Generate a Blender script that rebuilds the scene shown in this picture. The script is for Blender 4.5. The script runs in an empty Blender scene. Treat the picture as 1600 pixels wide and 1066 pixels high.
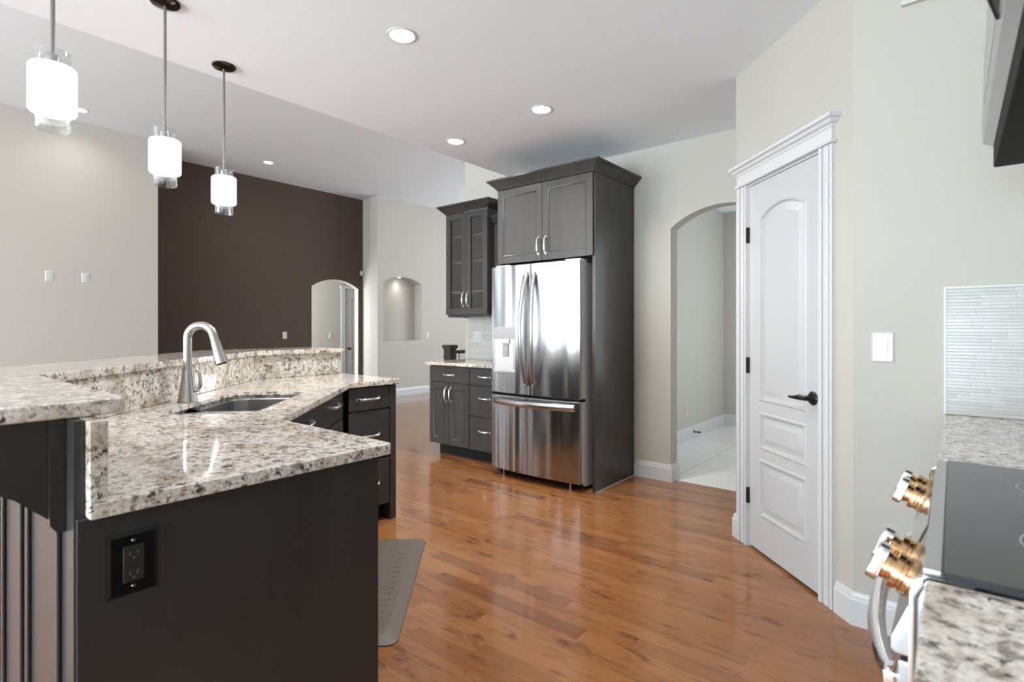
import bpy, bmesh, math, random
from mathutils import Vector, Matrix
random.seed(7)
PI = math.pi
S = bpy.context.scene
COL = S.collection

# ------------------------------------------------------------------ camera
CAM_H = 1.238
YAW = 39.285
cam_d = bpy.data.cameras.new('camera')
cam_d.sensor_width = 36.0
cam_d.lens = 844.1 / 1600.0 * 36.0
cam_d.shift_y = -(533.0 - 513.7) / 1600.0
cam_d.clip_start = 0.02
cam_d.dof.use_dof = True
cam_d.dof.focus_distance = 3.6
cam_d.dof.aperture_fstop = 4.5
cam = bpy.data.objects.new('camera', cam_d)
cam.location = (0, 0, CAM_H)
cam.rotation_euler = (math.radians(90), 0, math.radians(YAW))
COL.objects.link(cam)
S.camera = cam

# ------------------------------------------------------------------ world, daylight, exposure
S.view_settings.view_transform = 'Standard'
S.view_settings.look = 'None'
S.view_settings.gamma = 1.0
S.view_settings.use_curve_mapping = False
S.view_settings.exposure = 0.14
w = bpy.data.worlds.new('world'); S.world = w; w.use_nodes = True
bg = w.node_tree.nodes['Background']
bg.inputs[0].default_value = (0.80, 0.90, 1.0, 1)
bg.inputs[1].default_value = 1.2
try:
    S.cycles.sample_clamp_indirect = 6.0
    S.cycles.caustics_refractive = False
except Exception:
    pass

def area(name, loc, rot, sx, sy, power, color=(1, 1, 1)):
    l = bpy.data.lights.new(name, 'AREA'); l.shape = 'RECTANGLE'
    l.size = sx; l.size_y = sy; l.energy = power; l.color = color
    o = bpy.data.objects.new(name, l); o.location = loc; o.rotation_euler = rot
    COL.objects.link(o); return o
# daylight outside the window openings; the fill lamps are added to brighten dim areas
UPT = math.radians(90 + 14)     # tilts the added far lamp up so it reaches the ceiling
DAY = (0.89, 0.955, 1)
COOL = (0.70, 0.87, 1)
area('daylight_patio', (-1.4, -5.75, 1.35), (math.radians(90), 0, 0), 3.4, 2.5, 105, DAY)
area('ceiling_fill_patio', (-1.4, -5.78, .8), (math.radians(90 + 40), 0, 0), 3.4, 1.2, 380, COOL)  # added upward fill to brighten the kitchen ceiling
area('daylight_living', (-5.5, -5.72, 1.75), (math.radians(90), 0, 0), 4.0, 3.3, 780, DAY)
area('ceiling_fill_living', (-5.5, -5.75, 1.0), (math.radians(90 + 40), 0, 0), 3.2, 1.2, 60, COOL)  # added upward fill for the living room ceiling
area('daylight_side', (-7.95, -2.75, 1.75), (math.radians(90), 0, math.radians(-90)), 2.5, 2.7, 62, DAY)
area('fill_far', (-5.2, 9.55, 1.9), (UPT, 0, math.radians(180)), 2.6, 2.8, 135, DAY)  # added lamp brightening the far living area, no known source
area('fill_hall', (-.31, 5.9, 1.5), (math.radians(90), 0, math.radians(90)), 1.6, 1.8, 24, DAY)  # added lamp to brighten the hall's left wall
area('fill_passage', (-9.06, 4.18, 1.5), (math.radians(90), 0, 0), .8, 1.8, 60, DAY)  # added lamp brightening the passage behind the brown wall

# ------------------------------------------------------------------ helpers
def lin(c):
    c /= 255.0
    return c / 12.92 if c <= 0.04045 else ((c + 0.055) / 1.055) ** 2.4
def rgb(r, g, b): return (lin(r), lin(g), lin(b), 1)

class NT:
    def __init__(s, name):
        s.m = bpy.data.materials.new(name); s.m.use_nodes = True
        s.t = s.m.node_tree; s.b = s.t.nodes['Principled BSDF']; s.out = s.t.nodes['Material Output']
    def n(s, typ, **kw):
        nd = s.t.nodes.new(typ)
        for k, v in kw.items(): setattr(nd, k, v)
        return nd
    def l(s, a, b): s.t.links.new(a, b)
    def math(s, op, a, b=None, c=None):
        nd = s.n('ShaderNodeMath', operation=op)
        for i, v in enumerate((a, b, c)):
            if v is None: continue
            if hasattr(v, 'links'): s.l(v, nd.inputs[i])
            else: nd.inputs[i].default_value = v
        return nd.outputs[0]
    def ramp(s, fac, stops, interp='LINEAR'):
        nd = s.n('ShaderNodeValToRGB'); cr = nd.color_ramp; cr.interpolation = interp
        while len(cr.elements) < len(stops): cr.elements.new(0.5)
        for e, (p, c) in zip(cr.elements, stops):
            e.position = p; e.color = c if len(c) == 4 else (*c, 1)
        s.l(fac, nd.inputs[0]); return nd.outputs[0]
    def mix(s, fac, a, b, blend='MIX'):
        nd = s.n('ShaderNodeMix', data_type='RGBA', blend_type=blend)
        for i, v in ((0, fac), (6, a), (7, b)):
            if hasattr(v, 'links'): s.l(v, nd.inputs[i])
            else: nd.inputs[i].default_value = v
        return nd.outputs[2]
    def bump(s, h, strength=0.3, dist=0.01):
        nd = s.n('ShaderNodeBump'); nd.inputs['Strength'].default_value = strength
        nd.inputs['Distance'].default_value = dist
        s.l(h, nd.inputs['Height']); s.l(nd.outputs[0], s.b.inputs['Normal']); return nd
    def noise(s, vec, scale, detail=2, rough=0.5, dist=0.0):
        nd = s.n('ShaderNodeTexNoise'); nd.inputs['Scale'].default_value = scale
        nd.inputs['Detail'].default_value = detail; nd.inputs['Roughness'].default_value = rough
        nd.inputs['Distortion'].default_value = dist
        if vec is not None: s.l(vec, nd.inputs['Vector'])
        return nd.outputs[0]
    def coords(s, scale=(1, 1, 1), rot=(0, 0, 0)):
        tc = s.n('ShaderNodeTexCoord'); mp = s.n('ShaderNodeMapping')
        mp.inputs['Scale'].default_value = scale; mp.inputs['Rotation'].default_value = rot
        s.l(tc.outputs['Object'], mp.inputs[0]); return mp.outputs[0]

def plain(name, col, rough=0.5, metal=0.0, spec=0.5, grain=0.0, gscale=200.0, coat=0.0, emit=None, es=0.0):
    t = NT(name); b = t.b
    b.inputs['Base Color'].default_value = col
    b.inputs['Roughness'].default_value = rough; b.inputs['Metallic'].default_value = metal
    b.inputs['Specular IOR Level'].default_value = spec
    b.inputs['Coat Weight'].default_value = coat; b.inputs['Coat Roughness'].default_value = 0.1
    if grain:
        t.bump(t.noise(t.coords(), gscale, 3), grain, 0.002)
    if emit:
        b.inputs['Emission Color'].default_value = emit; b.inputs['Emission Strength'].default_value = es
    return t.m

M = {}
M['wall'] = plain('beige_wall_paint', (0.48, 0.456, 0.408, 1), 0.75, spec=0.25, grain=0.06, gscale=350)
M['brown'] = plain('dark_brown_paint', (0.078, 0.056, 0.043, 1), 0.7, spec=0.25, grain=0.05, gscale=350)
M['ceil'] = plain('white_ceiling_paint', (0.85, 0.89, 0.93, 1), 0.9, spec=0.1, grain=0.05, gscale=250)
M['ceil_shade'] = plain('shaded_ceiling_paint', (0.70, 0.73, 0.76, 1), 0.9, spec=0.1, grain=0.05, gscale=250)  # ceiling white greyed to paint in the living room's dimmer light
M['trim'] = plain('white_trim_paint', (0.59, 0.59, 0.585, 1), 0.35)
M['door'] = plain('white_door_paint', (0.49, 0.49, 0.49, 1), 0.4)
M['plate'] = plain('white_plastic', (0.56, 0.56, 0.55, 1), 0.3)
M['black'] = plain('black_plastic', (0.006, 0.006, 0.006, 1), 0.12, spec=0.3)
M['blackm'] = plain('matte_black', (0.012, 0.012, 0.012, 1), 0.6, spec=0.12)
M['bronze'] = plain('oil_rubbed_black_metal', (0.02, 0.019, 0.018, 1), 0.35, metal=0.6)
M['chrome'] = plain('polished_chrome', (0.86, 0.86, 0.87, 1), 0.08, metal=1.0)
M['nickel'] = plain('brushed_nickel', (0.52, 0.51, 0.50, 1), 0.27, metal=1.0)
M['darkmirror'] = plain('darkened_mirror_metal', (0.06, 0.06, 0.06, 1), 0.12, metal=1.0)  # mirror metal darkened, painting dark reflections into the canopy
M['goldtint'] = plain('gold_tinted_chrome', (0.80, 0.53, 0.30, 1), 0.14, metal=1.0)  # knob chrome coloured gold to stand in for a warm reflection
M['steelrail'] = plain('grey_fridge_side', (0.60, 0.60, 0.61, 1), 0.45)
M['rod'] = plain('satin_pendant_rod', (0.30, 0.29, 0.28, 1), 0.3, metal=1.0)
M['glow'] = plain('opal_glass_lit', (0.9, 0.9, 0.9, 1), 0.3, emit=(1, 0.985, 0.95, 1), es=2.2)
M['lamp'] = plain('downlight_lit', (0.9, 0.9, 0.9, 1), 0.3, emit=(1, 0.97, 0.92, 1), es=9)
M['screw'] = plain('steel_screw', (0.8, 0.8, 0.8, 1), 0.2, metal=1.0)
M['grey'] = plain('grey_plastic', (0.35, 0.35, 0.36, 1), 0.35)

def m_cabinet():
    t = NT('espresso_cabinet_paint')
    n = t.noise(t.coords((1, 1, 0.25)), 5, 4, 0.6)
    c = t.ramp(n, [(0.3, (0.040, 0.038, 0.0365, 1)), (0.7, (0.051, 0.0485, 0.047, 1))])
    t.l(c, t.b.inputs['Base Color'])
    t.b.inputs['Roughness'].default_value = 0.24
    t.b.inputs['Specular IOR Level'].default_value = 0.33
    sc = t.noise(t.coords((6, 6, 60)), 6, 3)
    t.bump(sc, 0.02, 0.002)
    return t.m
M['cab'] = m_cabinet()

def m_floor():
    t = NT('maple_hardwood_planks')
    tc = t.n('ShaderNodeTexCoord'); sp = t.n('ShaderNodeSeparateXYZ'); t.l(tc.outputs['Object'], sp.inputs[0])
    W = 0.083
    yy = t.math('DIVIDE', sp.outputs[1], W); row = t.math('FLOOR', yy); fy = t.math('FRACT', yy)
    wn = t.n('ShaderNodeTexWhiteNoise', noise_dimensions='1D'); t.l(row, wn.inputs['W'])
    ln = t.math('ADD', 0.75, t.math('MULTIPLY', wn.outputs[0], 0.25))
    xo = t.math('ADD', t.math('DIVIDE', sp.outputs[0], ln), t.math('MULTIPLY', wn.outputs[0], 37.3))
    cx = t.math('FLOOR', xo); fx = t.math('FRACT', xo)
    cv = t.n('ShaderNodeCombineXYZ'); t.l(cx, cv.inputs[0]); t.l(row, cv.inputs[1])
    w2 = t.n('ShaderNodeTexWhiteNoise', noise_dimensions='2D'); t.l(cv.outputs[0], w2.inputs['Vector'])
    base = t.ramp(w2.outputs[0], [(0.0, (0.190, 0.073, 0.026, 1)), (0.08, (0.265, 0.107, 0.037, 1)), (0.5, (0.305, 0.128, 0.045, 1)), (1.0, (0.335, 0.146, 0.054, 1))])
    # grain and figure, offset plank by plank
    mp = t.n('ShaderNodeVectorMath', operation='MULTIPLY'); t.l(tc.outputs['Object'], mp.inputs[0]); mp.inputs[1].default_value = (1.6, 14, 1)
    ad = t.n('ShaderNodeVectorMath', operation='ADD'); t.l(mp.outputs[0], ad.inputs[0])
    sc = t.n('ShaderNodeVectorMath', operation='SCALE'); t.l(w2.outputs['Color'], sc.inputs[0]); sc.inputs['Scale'].default_value = 40
    t.l(sc.outputs[0], ad.inputs[1])
    g1 = t.noise(ad.outputs[0], 2.4, 5, 0.62, 0.8)
    f1 = t.ramp(g1, [(0.30, (0.56, 0.48, 0.42, 1)), (0.46, (0.94, 0.93, 0.92, 1)), (0.8, (1.12, 1.12, 1.12, 1))])
    c = t.mix(0.75, base, f1, 'MULTIPLY')
    mp2 = t.n('ShaderNodeVectorMath', operation='MULTIPLY'); t.l(ad.outputs[0], mp2.inputs[0]); mp2.inputs[1].default_value = (2.2, 0.55, 1)
    g2 = t.noise(mp2.outputs[0], 1.6, 3, 0.6, 0.5)
    f2 = t.ramp(g2, [(0.0, (1, 1, 1, 1)), (0.57, (1, 1, 1, 1)), (0.72, (0.40, 0.33, 0.29, 1))])
    c = t.mix(0.8, c, f2, 'MULTIPLY')
    ey = t.math('MINIMUM', fy, t.math('SUBTRACT', 1.0, fy)); ex = t.math('MULTIPLY', t.math('MINIMUM', fx, t.math('SUBTRACT', 1.0, fx)), 10.0)
    e = t.math('MINIMUM', ey, ex)
    line = t.ramp(e, [(0.0, (0.55, 0.5, 0.45, 1)), (0.022, (1, 1, 1, 1))])
    c = t.mix(0.8, c, line, 'MULTIPLY')
    t.l(c, t.b.inputs['Base Color'])
    t.b.inputs['Roughness'].default_value = 0.17
    t.b.inputs['Specular IOR Level'].default_value = 0.45
    t.b.inputs['Coat Weight'].default_value = 0.3
    t.b.inputs['Coat Roughness'].default_value = 0.07
    hb = t.ramp(e, [(0.0, (0, 0, 0, 1)), (0.03, (1, 1, 1, 1))])
    t.bump(hb, 0.15, 0.001)
    return t.m
M['floor'] = m_floor()

def m_tile():
    t = NT('white_floor_tile')
    br = t.n('ShaderNodeTexBrick'); br.offset = 0.0
    t.l(t.coords(), br.inputs['Vector'])
    br.inputs['Color1'].default_value = (0.78, 0.77, 0.75, 1); br.inputs['Color2'].default_value = (0.82, 0.81, 0.79, 1)
    br.inputs['Mortar'].default_value = (0.36, 0.35, 0.33, 1)
    br.inputs['Scale'].default_value = 1.0; br.inputs['Mortar Size'].default_value = 0.003
    br.inputs['Brick Width'].default_value = 0.6; br.inputs['Row Height'].default_value = 0.6
    t.l(br.outputs[0], t.b.inputs['Base Color']); t.b.inputs['Roughness'].default_value = 0.12
    return t.m
M['tile'] = m_tile()

def m_granite(name):
    t = NT(name)
    v = t.coords()
    n1 = t.noise(v, 9, 4, 0.6, 0.8)
    base = t.ramp(n1, [(0.32, (0.56, 0.48, 0.40, 1)), (0.44, (0.70, 0.64, 0.56, 1)), (0.54, (0.84, 0.82, 0.79, 1)), (0.66, (0.73, 0.68, 0.61, 1)), (0.74, (0.60, 0.53, 0.45, 1))])
    n2 = t.noise(v, 33, 6, 0.72, 0.3)
    f2 = t.ramp(n2, [(0.0, (0.22, 0.20, 0.19, 1)), (0.41, (0.28, 0.26, 0.25, 1)), (0.455, (0.75, 0.72, 0.69, 1)), (0.49, (1, 1, 1, 1))])
    c = t.mix(0.9, base, f2, 'MULTIPLY')
    n3 = t.noise(t.coords((1, 1, 1), (0.4, 0.8, 0.6)), 48, 6, 0.75, 0.3)
    f3 = t.ramp(n3, [(0.0, (0.03, 0.028, 0.028, 1)), (0.402, (0.07, 0.062, 0.06, 1)), (0.432, (1, 1, 1, 1))])
    c = t.mix(0.97, c, f3, 'MULTIPLY')
    n4 = t.noise(v, 110, 3, 0.6)
    f4 = t.ramp(n4, [(0.36, (0.52, 0.48, 0.46, 1)), (0.55, (1.08, 1.08, 1.08, 1))])
    c = t.mix(0.6, c, f4, 'MULTIPLY')
    t.l(c, t.b.inputs['Base Color'])
    t.b.inputs['Roughness'].default_value = 0.07
    t.b.inputs['Specular IOR Level'].default_value = 0.5
    return t.m
M['granite'] = m_granite('speckled_granite')

def m_steel():
    t = NT('brushed_stainless_steel')
    t.b.inputs['Roughness'].default_value = 0.25
    t.b.inputs['Metallic'].default_value = 1.0
    t.b.inputs['Base Color'].default_value = (0.40, 0.415, 0.43, 1)
    wv = t.noise(t.coords((6.5, 6.5, 0.45)), 1.0, 1, 0.4, 0.25)
    t.bump(wv, 1.0, 0.055)
    tg = t.n('ShaderNodeTangent', direction_type='RADIAL', axis='Z'); t.l(tg.outputs[0], t.b.inputs['Tangent'])
    t.b.inputs['Anisotropic'].default_value = 0.85
    return t.m
M['steel'] = m_steel()
M['rsteel'] = plain('satin_range_steel', (0.52, 0.53, 0.54, 1), 0.32, metal=1.0)
def m_sink():
    t = NT('satin_sink_steel')
    t.b.inputs['Roughness'].default_value = 0.2
    t.b.inputs['Metallic'].default_value = 1.0
    t.b.inputs['Base Color'].default_value = (0.62, 0.62, 0.62, 1)
    return t.m
M['sink'] = m_sink()

def m_mosaic(name, axis):
    t = NT(name)
    tc = t.n('ShaderNodeTexCoord'); sp = t.n('ShaderNodeSeparateXYZ'); t.l(tc.outputs['Object'], sp.inputs[0])
    H = 0.0125
    zz = t.math('DIVIDE', sp.outputs[2], H); row = t.math('FLOOR', zz); fz = t.math('FRACT', zz)
    wn = t.n('ShaderNodeTexWhiteNoise', noise_dimensions='1D'); t.l(row, wn.inputs['W'])
    ln = t.math('ADD', 0.10, t.math('MULTIPLY', wn.outputs[0], 0.12))
    xo = t.math('ADD', t.math('DIVIDE', sp.outputs[axis], ln), t.math('MULTIPLY', wn.outputs[0], 91.7))
    cx = t.math('FLOOR', xo); fx = t.math('FRACT', xo)
    cv = t.n('ShaderNodeCombineXYZ'); t.l(cx, cv.inputs[0]); t.l(row, cv.inputs[1])
    w2 = t.n('ShaderNodeTexWhiteNoise', noise_dimensions='2D'); t.l(cv.outputs[0], w2.inputs['Vector'])
    base = t.ramp(w2.outputs[0], [(0, (0.42, 0.41, 0.385, 1)), (0.5, (0.46, 0.45, 0.425, 1)), (1, (0.50, 0.49, 0.465, 1))])
    ez = t.math('MINIMUM', fz, t.math('SUBTRACT', 1.0, fz))
    ex = t.math('MULTIPLY', t.math('MINIMUM', fx, t.math('SUBTRACT', 1.0, fx)), 10.0)
    e = t.math('MINIMUM', ez, ex)
    ln2 = t.ramp(e, [(0, (0.66, 0.65, 0.63, 1)), (0.10, (1, 1, 1, 1))])
    t.l(t.mix(0.8, base, ln2, 'MULTIPLY'), t.b.inputs['Base Color'])
    t.b.inputs['Roughness'].default_value = 0.25
    t.bump(t.ramp(e, [(0, (0, 0, 0, 1)), (0.12, (1, 1, 1, 1))]), 0.3, 0.001)
    return t.m
M['mosaic'] = m_mosaic('linear_glass_mosaic', 0)

def m_glass(name, tint, fac0=0.06, fac1=0.6):
    t = NT(name)
    tr = t.n('ShaderNodeBsdfTransparent'); tr.inputs[0].default_value = tint
    gl = t.n('ShaderNodeBsdfGlossy'); gl.inputs['Roughness'].default_value = 0.02
    lw = t.n('ShaderNodeLayerWeight'); lw.inputs[0].default_value = 0.35
    f = t.math('ADD', fac0, t.math('MULTIPLY', lw.outputs['Facing'], fac1))
    mx = t.n('ShaderNodeMixShader'); t.l(f, mx.inputs[0]); t.l(tr.outputs[0], mx.inputs[1]); t.l(gl.outputs[0], mx.inputs[2])
    t.l(mx.outputs[0], t.out.inputs[0])
    return t.m
M['glass'] = m_glass('darkened_cabinet_glass', (0.66, 0.67, 0.67, 1), 0.05, 0.25)  # pane tint stands in for the dimness inside the cabinet
M['clear'] = m_glass('clear_pendant_glass', (0.95, 0.95, 0.95, 1), 0.04, 0.5)

def m_mat():
    t = NT('brown_rubber_mat')
    n = t.noise(t.coords((1, 1, 1)), 60, 3)
    t.l(t.ramp(n, [(0.3, (0.105, 0.082, 0.068, 1)), (0.7, (0.135, 0.108, 0.092, 1))]), t.b.inputs['Base Color'])
    t.b.inputs['Roughness'].default_value = 0.5
    ck = t.n('ShaderNodeTexVoronoi'); ck.inputs['Scale'].default_value = 45; t.l(t.coords((1, 1, 1)), ck.inputs['Vector'])
    t.bump(ck.outputs[0], 0.25, 0.002)
    return t.m
M['mat'] = m_mat()
M['cooktop'] = plain('black_ceramic_glass', (0.03, 0.034, 0.037, 1), 0.1, spec=0.4)

# ---- mesh builder: everything is built in world coordinates
class MB:
    def __init__(s): s.bm = bmesh.new()
    def box(s, x0, x1, y0, y1, z0, z1, bev=0.0, seg=2, mx=None):
        b = bmesh.new()
        vs = [b.verts.new((x, y, z)) for z in (z0, z1) for y in (y0, y1) for x in (x0, x1)]
        for f in ((0, 2, 3, 1), (4, 5, 7, 6), (0, 1, 5, 4), (2, 6, 7, 3), (0, 4, 6, 2), (1, 3, 7, 5)):
            b.faces.new([vs[i] for i in f])
        if bev > 0: bmesh.ops.bevel(b, geom=b.edges[:], offset=bev, segments=seg, profile=0.5, affect='EDGES')
        return s._add(b, mx)
    def prism(s, poly, z0, z1, bev=0.0, seg=2, mx=None):
        """poly in local XY, extruded in Z, then transformed"""
        b = bmesh.new()
        lo = [b.verts.new((p[0], p[1], z0)) for p in poly]; hi = [b.verts.new((p[0], p[1], z1)) for p in poly]
        b.faces.new(lo[::-1]); b.faces.new(hi)
        n = len(poly)
        for i in range(n): b.faces.new((lo[i], lo[(i + 1) % n], hi[(i + 1) % n], hi[i]))
        bmesh.ops.recalc_face_normals(b, faces=b.faces[:])
        if bev > 0:
            eds = [e for e in b.edges if e.calc_face_angle(0) > 0.5]
            bmesh.ops.bevel(b, geom=eds, offset=bev, segments=seg, profile=0.5, affect='EDGES')
        return s._add(b, mx)
    def lathe(s, prof, n=28, mx=None, closed=False):
        """profile of (r, z); caps where r == 0; closed joins last to first"""
        b = bmesh.new(); rings = []
        for r, z in prof:
            if r <= 1e-6: rings.append([b.verts.new((0, 0, z))])
            else: rings.append([b.verts.new((r * math.cos(2 * PI * i / n), r * math.sin(2 * PI * i / n), z)) for i in range(n)])
        pr = list(zip(rings, rings[1:]))
        if closed: pr.append((rings[-1], rings[0]))
        for a, c in pr:
            for i in range(n):
                j = (i + 1) % n
                if len(a) == 1 and len(c) == 1: continue
                if len(a) == 1: b.faces.new((a[0], c[i], c[j]))
                elif len(c) == 1: b.faces.new((a[i], a[j], c[0]))
                else: b.faces.new((a[i], a[j], c[j], c[i]))
        if not closed:
            for rg in (rings[0], rings[-1]):
                if len(rg) > 1: b.faces.new(rg)
        return s._add(b, mx)
    def tube(s, pts, rad, n=14, sx=1.0, up=None):
        """tube along pts, rad a number or list; sx flattens along the frame's second axis"""
        b = bmesh.new(); P = [Vector(p) for p in pts]; R = rad if isinstance(rad, (list, tuple)) else [rad] * len(P)
        rings = []; ref = Vector(up) if up else None
        T0 = (P[1] - P[0]).normalized()
        nrm = ref or (Vector((0, 0, 1)) if abs(T0.z) < 0.9 else Vector((1, 0, 0)))
        for i, p in enumerate(P):
            a = P[max(i - 1, 0)]; c = P[min(i + 1, len(P) - 1)]; T = (c - a).normalized()
            nrm = (nrm - T * nrm.dot(T)).normalized(); bi = T.cross(nrm)
            rings.append([b.verts.new(p + (nrm * math.cos(2 * PI * k / n) + bi * math.sin(2 * PI * k / n) * sx) * R[i]) for k in range(n)])
        for a, c in zip(rings, rings[1:]):
            for k in range(n): b.faces.new((a[k], a[(k + 1) % n], c[(k + 1) % n], c[k]))
        b.faces.new(rings[0]); b.faces.new(rings[-1])
        return s._add(b, None)
    def sweep(s, path, prof, side=1, closed=False):
        """profile of (out, z) swept along a 2-D path with mitred corners; out goes to the right of travel * side"""
        b = bmesh.new(); P = [Vector(p) for p in path]; n = len(P); rings = []
        for i in range(n):
            def nr(a, c):
                d = (c - a).normalized(); return Vector((d.y, -d.x)) * side
            if closed: n1 = nr(P[i - 1], P[i]); n2 = nr(P[i], P[(i + 1) % n])
            elif i == 0: n1 = n2 = nr(P[0], P[1])
            elif i == n - 1: n1 = n2 = nr(P[-2], P[-1])
            else: n1 = nr(P[i - 1], P[i]); n2 = nr(P[i], P[i + 1])
            m = (n1 + n2) / (1 + n1.dot(n2))
            rings.append([b.verts.new((P[i].x + m.x * o, P[i].y + m.y * o, z)) for o, z in prof])
        k = len(prof)
        pr = list(zip(rings, rings[1:]))
        if closed: pr.append((rings[-1], rings[0]))
        for a, c in pr:
            for j in range(k): b.faces.new((a[j], a[(j + 1) % k], c[(j + 1) % k], c[j]))
        if not closed: b.faces.new(rings[0]); b.faces.new(rings[-1])
        return s._add(b, None)
    def loops(s, lps, cap0=False, cap1=True, mx=None):
        b = bmesh.new(); R = [[b.verts.new(p) for p in lp] for lp in lps]; n = len(R[0])
        for a, c in zip(R, R[1:]):
            for k in range(n): b.faces.new((a[k], a[(k + 1) % n], c[(k + 1) % n], c[k]))
        if cap0: b.faces.new(R[0])
        if cap1: b.faces.new(R[-1])
        return s._add(b, mx)
    def _add(s, b, mx):
        if mx is not None: bmesh.ops.transform(b, matrix=mx, verts=b.verts[:])
        bmesh.ops.recalc_face_normals(b, faces=b.faces[:])
        me = bpy.data.meshes.new('tmp'); b.to_mesh(me); b.free(); s.bm.from_mesh(me); bpy.data.meshes.remove(me)
        return s
    def build(s, name, mat, parent=None, smooth=40, bevel=0.0):
        off = Vector((0, 0, 0))
        p = parent
        while p is not None: off += p.location; p = p.parent
        bmesh.ops.translate(s.bm, vec=-off, verts=s.bm.verts[:])
        th = math.radians(smooth)
        for f in s.bm.faces: f.smooth = True
        for e in s.bm.edges:
            e.smooth = len(e.link_faces) == 2 and e.calc_face_angle(0) < th
        me = bpy.data.meshes.new(name); s.bm.to_mesh(me); s.bm.free()
        me.materials.append(mat)
        o = bpy.data.objects.new(name, me); COL.objects.link(o)
        if parent is not None: o.parent = parent
        if bevel:
            md = o.modifiers.new('bevel', 'BEVEL'); md.width = bevel; md.segments = 2; md.limit_method = 'ANGLE'; md.angle_limit = 0.6
        wn = o.modifiers.new('weighted_normal', 'WEIGHTED_NORMAL'); wn.keep_sharp = True; wn.weight = 60
        return o

def tag(o, label, cat, group=None):
    o['label'] = label; o['category'] = cat
    if group: o['group'] = group
    return o
def thing(name, label, cat, loc, group=None):
    o = bpy.data.objects.new(name, None); COL.objects.link(o); o.location = loc
    o.empty_display_size = 0.1
    return tag(o, label, cat, group)
def struct(o): o['kind'] = 'structure'; return o
def copy_tree(o, parent=None):
    c = o.copy(); COL.objects.link(c)
    if parent is not None: c.parent = parent
    for ch in list(o.children): copy_tree(ch, c)
    return c

R2 = math.sqrt(0.5)
# frames (a, b, z) -> world: a along the face, b outward from it
def face_frame(o, a, b):
    m = Matrix.Identity(4)
    m[0][0], m[1][0] = a[0], a[1]; m[0][1], m[1][1] = b[0], b[1]; m[0][3], m[1][3] = o[0], o[1]
    return m
FY = lambda y: face_frame((0, y), (1, 0), (0, -1))            # faces -y, a = x
FX = lambda x: face_frame((x, 0), (0, 1), (1, 0))             # faces +x, a = y
UP = Matrix(((1, 0, 0, 0), (0, 0, 1, 0), (0, 1, 0, 0), (0, 0, 0, 1)))  # prism's (x,y) -> (a,z), extrusion -> b

def arch_pts(a0, a1, zs, za, n=18):
    """points of a segmental arch from (a0, zs) up to apex za and down to (a1, zs)"""
    hw = (a1 - a0) / 2; rise = za - zs; r = (hw * hw + rise * rise) / (2 * rise); cz = za - r; cx = (a0 + a1) / 2
    t = math.asin(hw / r)
    return [(cx + r * math.sin(-t + 2 * t * i / n), cz + r * math.cos(-t + 2 * t * i / n)) for i in range(n + 1)]

# ------------------------------------------------------------------ setting
H1 = 2.735      # kitchen ceiling
H2 = 3.60       # living room ceiling
YB = 4.185      # back wall
struct(MB().box(-9.75, 0.8, -5.62, YB + 0.075, -0.1, 0).box(-9.75, -2.42, YB + 0.075, 9.5, -0.1, 0).build('floor', M['floor']))
struct(MB().box(-2.42, 0.8, YB + 0.075, 7.25, -0.1, -0.001).build('floor_hall', M['tile']))
struct(MB().box(-3.395, 0.8, -5.62, YB, H1, H2 + 0.1).build('ceiling', M['ceil']))
struct(MB().box(-8.6, -3.395, -5.62, 9.5, H2, H2 + 0.1).build('ceiling_living', M['ceil_shade']))
struct(MB().box(-2.42, 0.8, YB + 0.1, 7.25, H1, H1 + 0.1).build('ceiling_hall', M['ceil']))
# back wall with arched opening
ax0, ax1 = -1.769, -0.94
wb = MB()
out = [(-4.074, 0), (ax0, 0)] + arch_pts(ax0, ax1, 2.047, 2.192) + [(ax1, 0), (0.8, 0), (0.8, H2), (-4.074, H2)]
wb.prism(out, -0.13, 0, mx=FY(YB) @ UP)
struct(wb.build('wall_back', M['wall']))
# pantry: diagonal wall with door opening, its return, the right stub wall
DK = 2.333
A0 = Vector((-1.006, DK + 1.006))
FD = face_frame(A0, (R2, -R2), (-R2, -R2))     # a = distance along diagonal, b = toward the kitchen
DL = 0.96
pd0, pd1 = 0.142, 0.762                        # door leaf edges
wd = MB()
wd.prism([(0, 0), (pd0 - .012, 0), (pd0 - .012, 2.055), (pd1 + .012, 2.055), (pd1 + .012, 0), (DL, 0), (DL, H1), (0, H1)], -0.1, 0, mx=FD @ UP)
wd.prism([(-.934, 3.409), (-.834, 3.309), (-.834, YB), (-.934, YB)], 0, H1)
struct(wd.build('wall_pantry', M['wall']))
yR = 2.660
cxr = A0.x + R2 * DL
wr = MB()
wr.box(cxr, 0.8, yR, yR + .1, 0, H1)
struct(wr.build('wall_side', M['wall']))
struct(MB().box(0.645, 0.8, -5.5, yR, 0, H1).build('wall_right', M['wall']))
# wall behind the camera with a patio opening and living windows
def wall_open(mb, a0, a1, z1, holes, th, mx):
    cur = a0
    for h0, h1, zb, zt in holes:
        mb.box(cur, h0, -th, 0, 0, z1, mx=mx)
        if zb > 0: mb.box(h0, h1, -th, 0, 0, zb, mx=mx)
        mb.box(h0, h1, -th, 0, zt, z1, mx=mx); cur = h1
    mb.box(cur, a1, -th, 0, 0, z1, mx=mx)
FR = face_frame((0, -5.5), (1, 0), (0, 1))
mb = MB(); wall_open(mb, -7.72, 0.8, H2, [(-7.5, -6.5, .08, 3.42), (-6.0, -5.0, .08, 3.42), (-4.5, -3.5, .08, 3.42), (-3.1, .3, .1, 2.6)], 0.12, FR)  # piers between living windows added to break up the fridge's window reflection
struct(mb.build('wall_front', M['wall']))
mb = MB(); wall_open(mb, -5.62, 2.43, H2, [(-4.0, -1.5, .4, 3.1)], 0.12, FX(-7.72))
struct(mb.build('wall_left', M['wall']))
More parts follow.
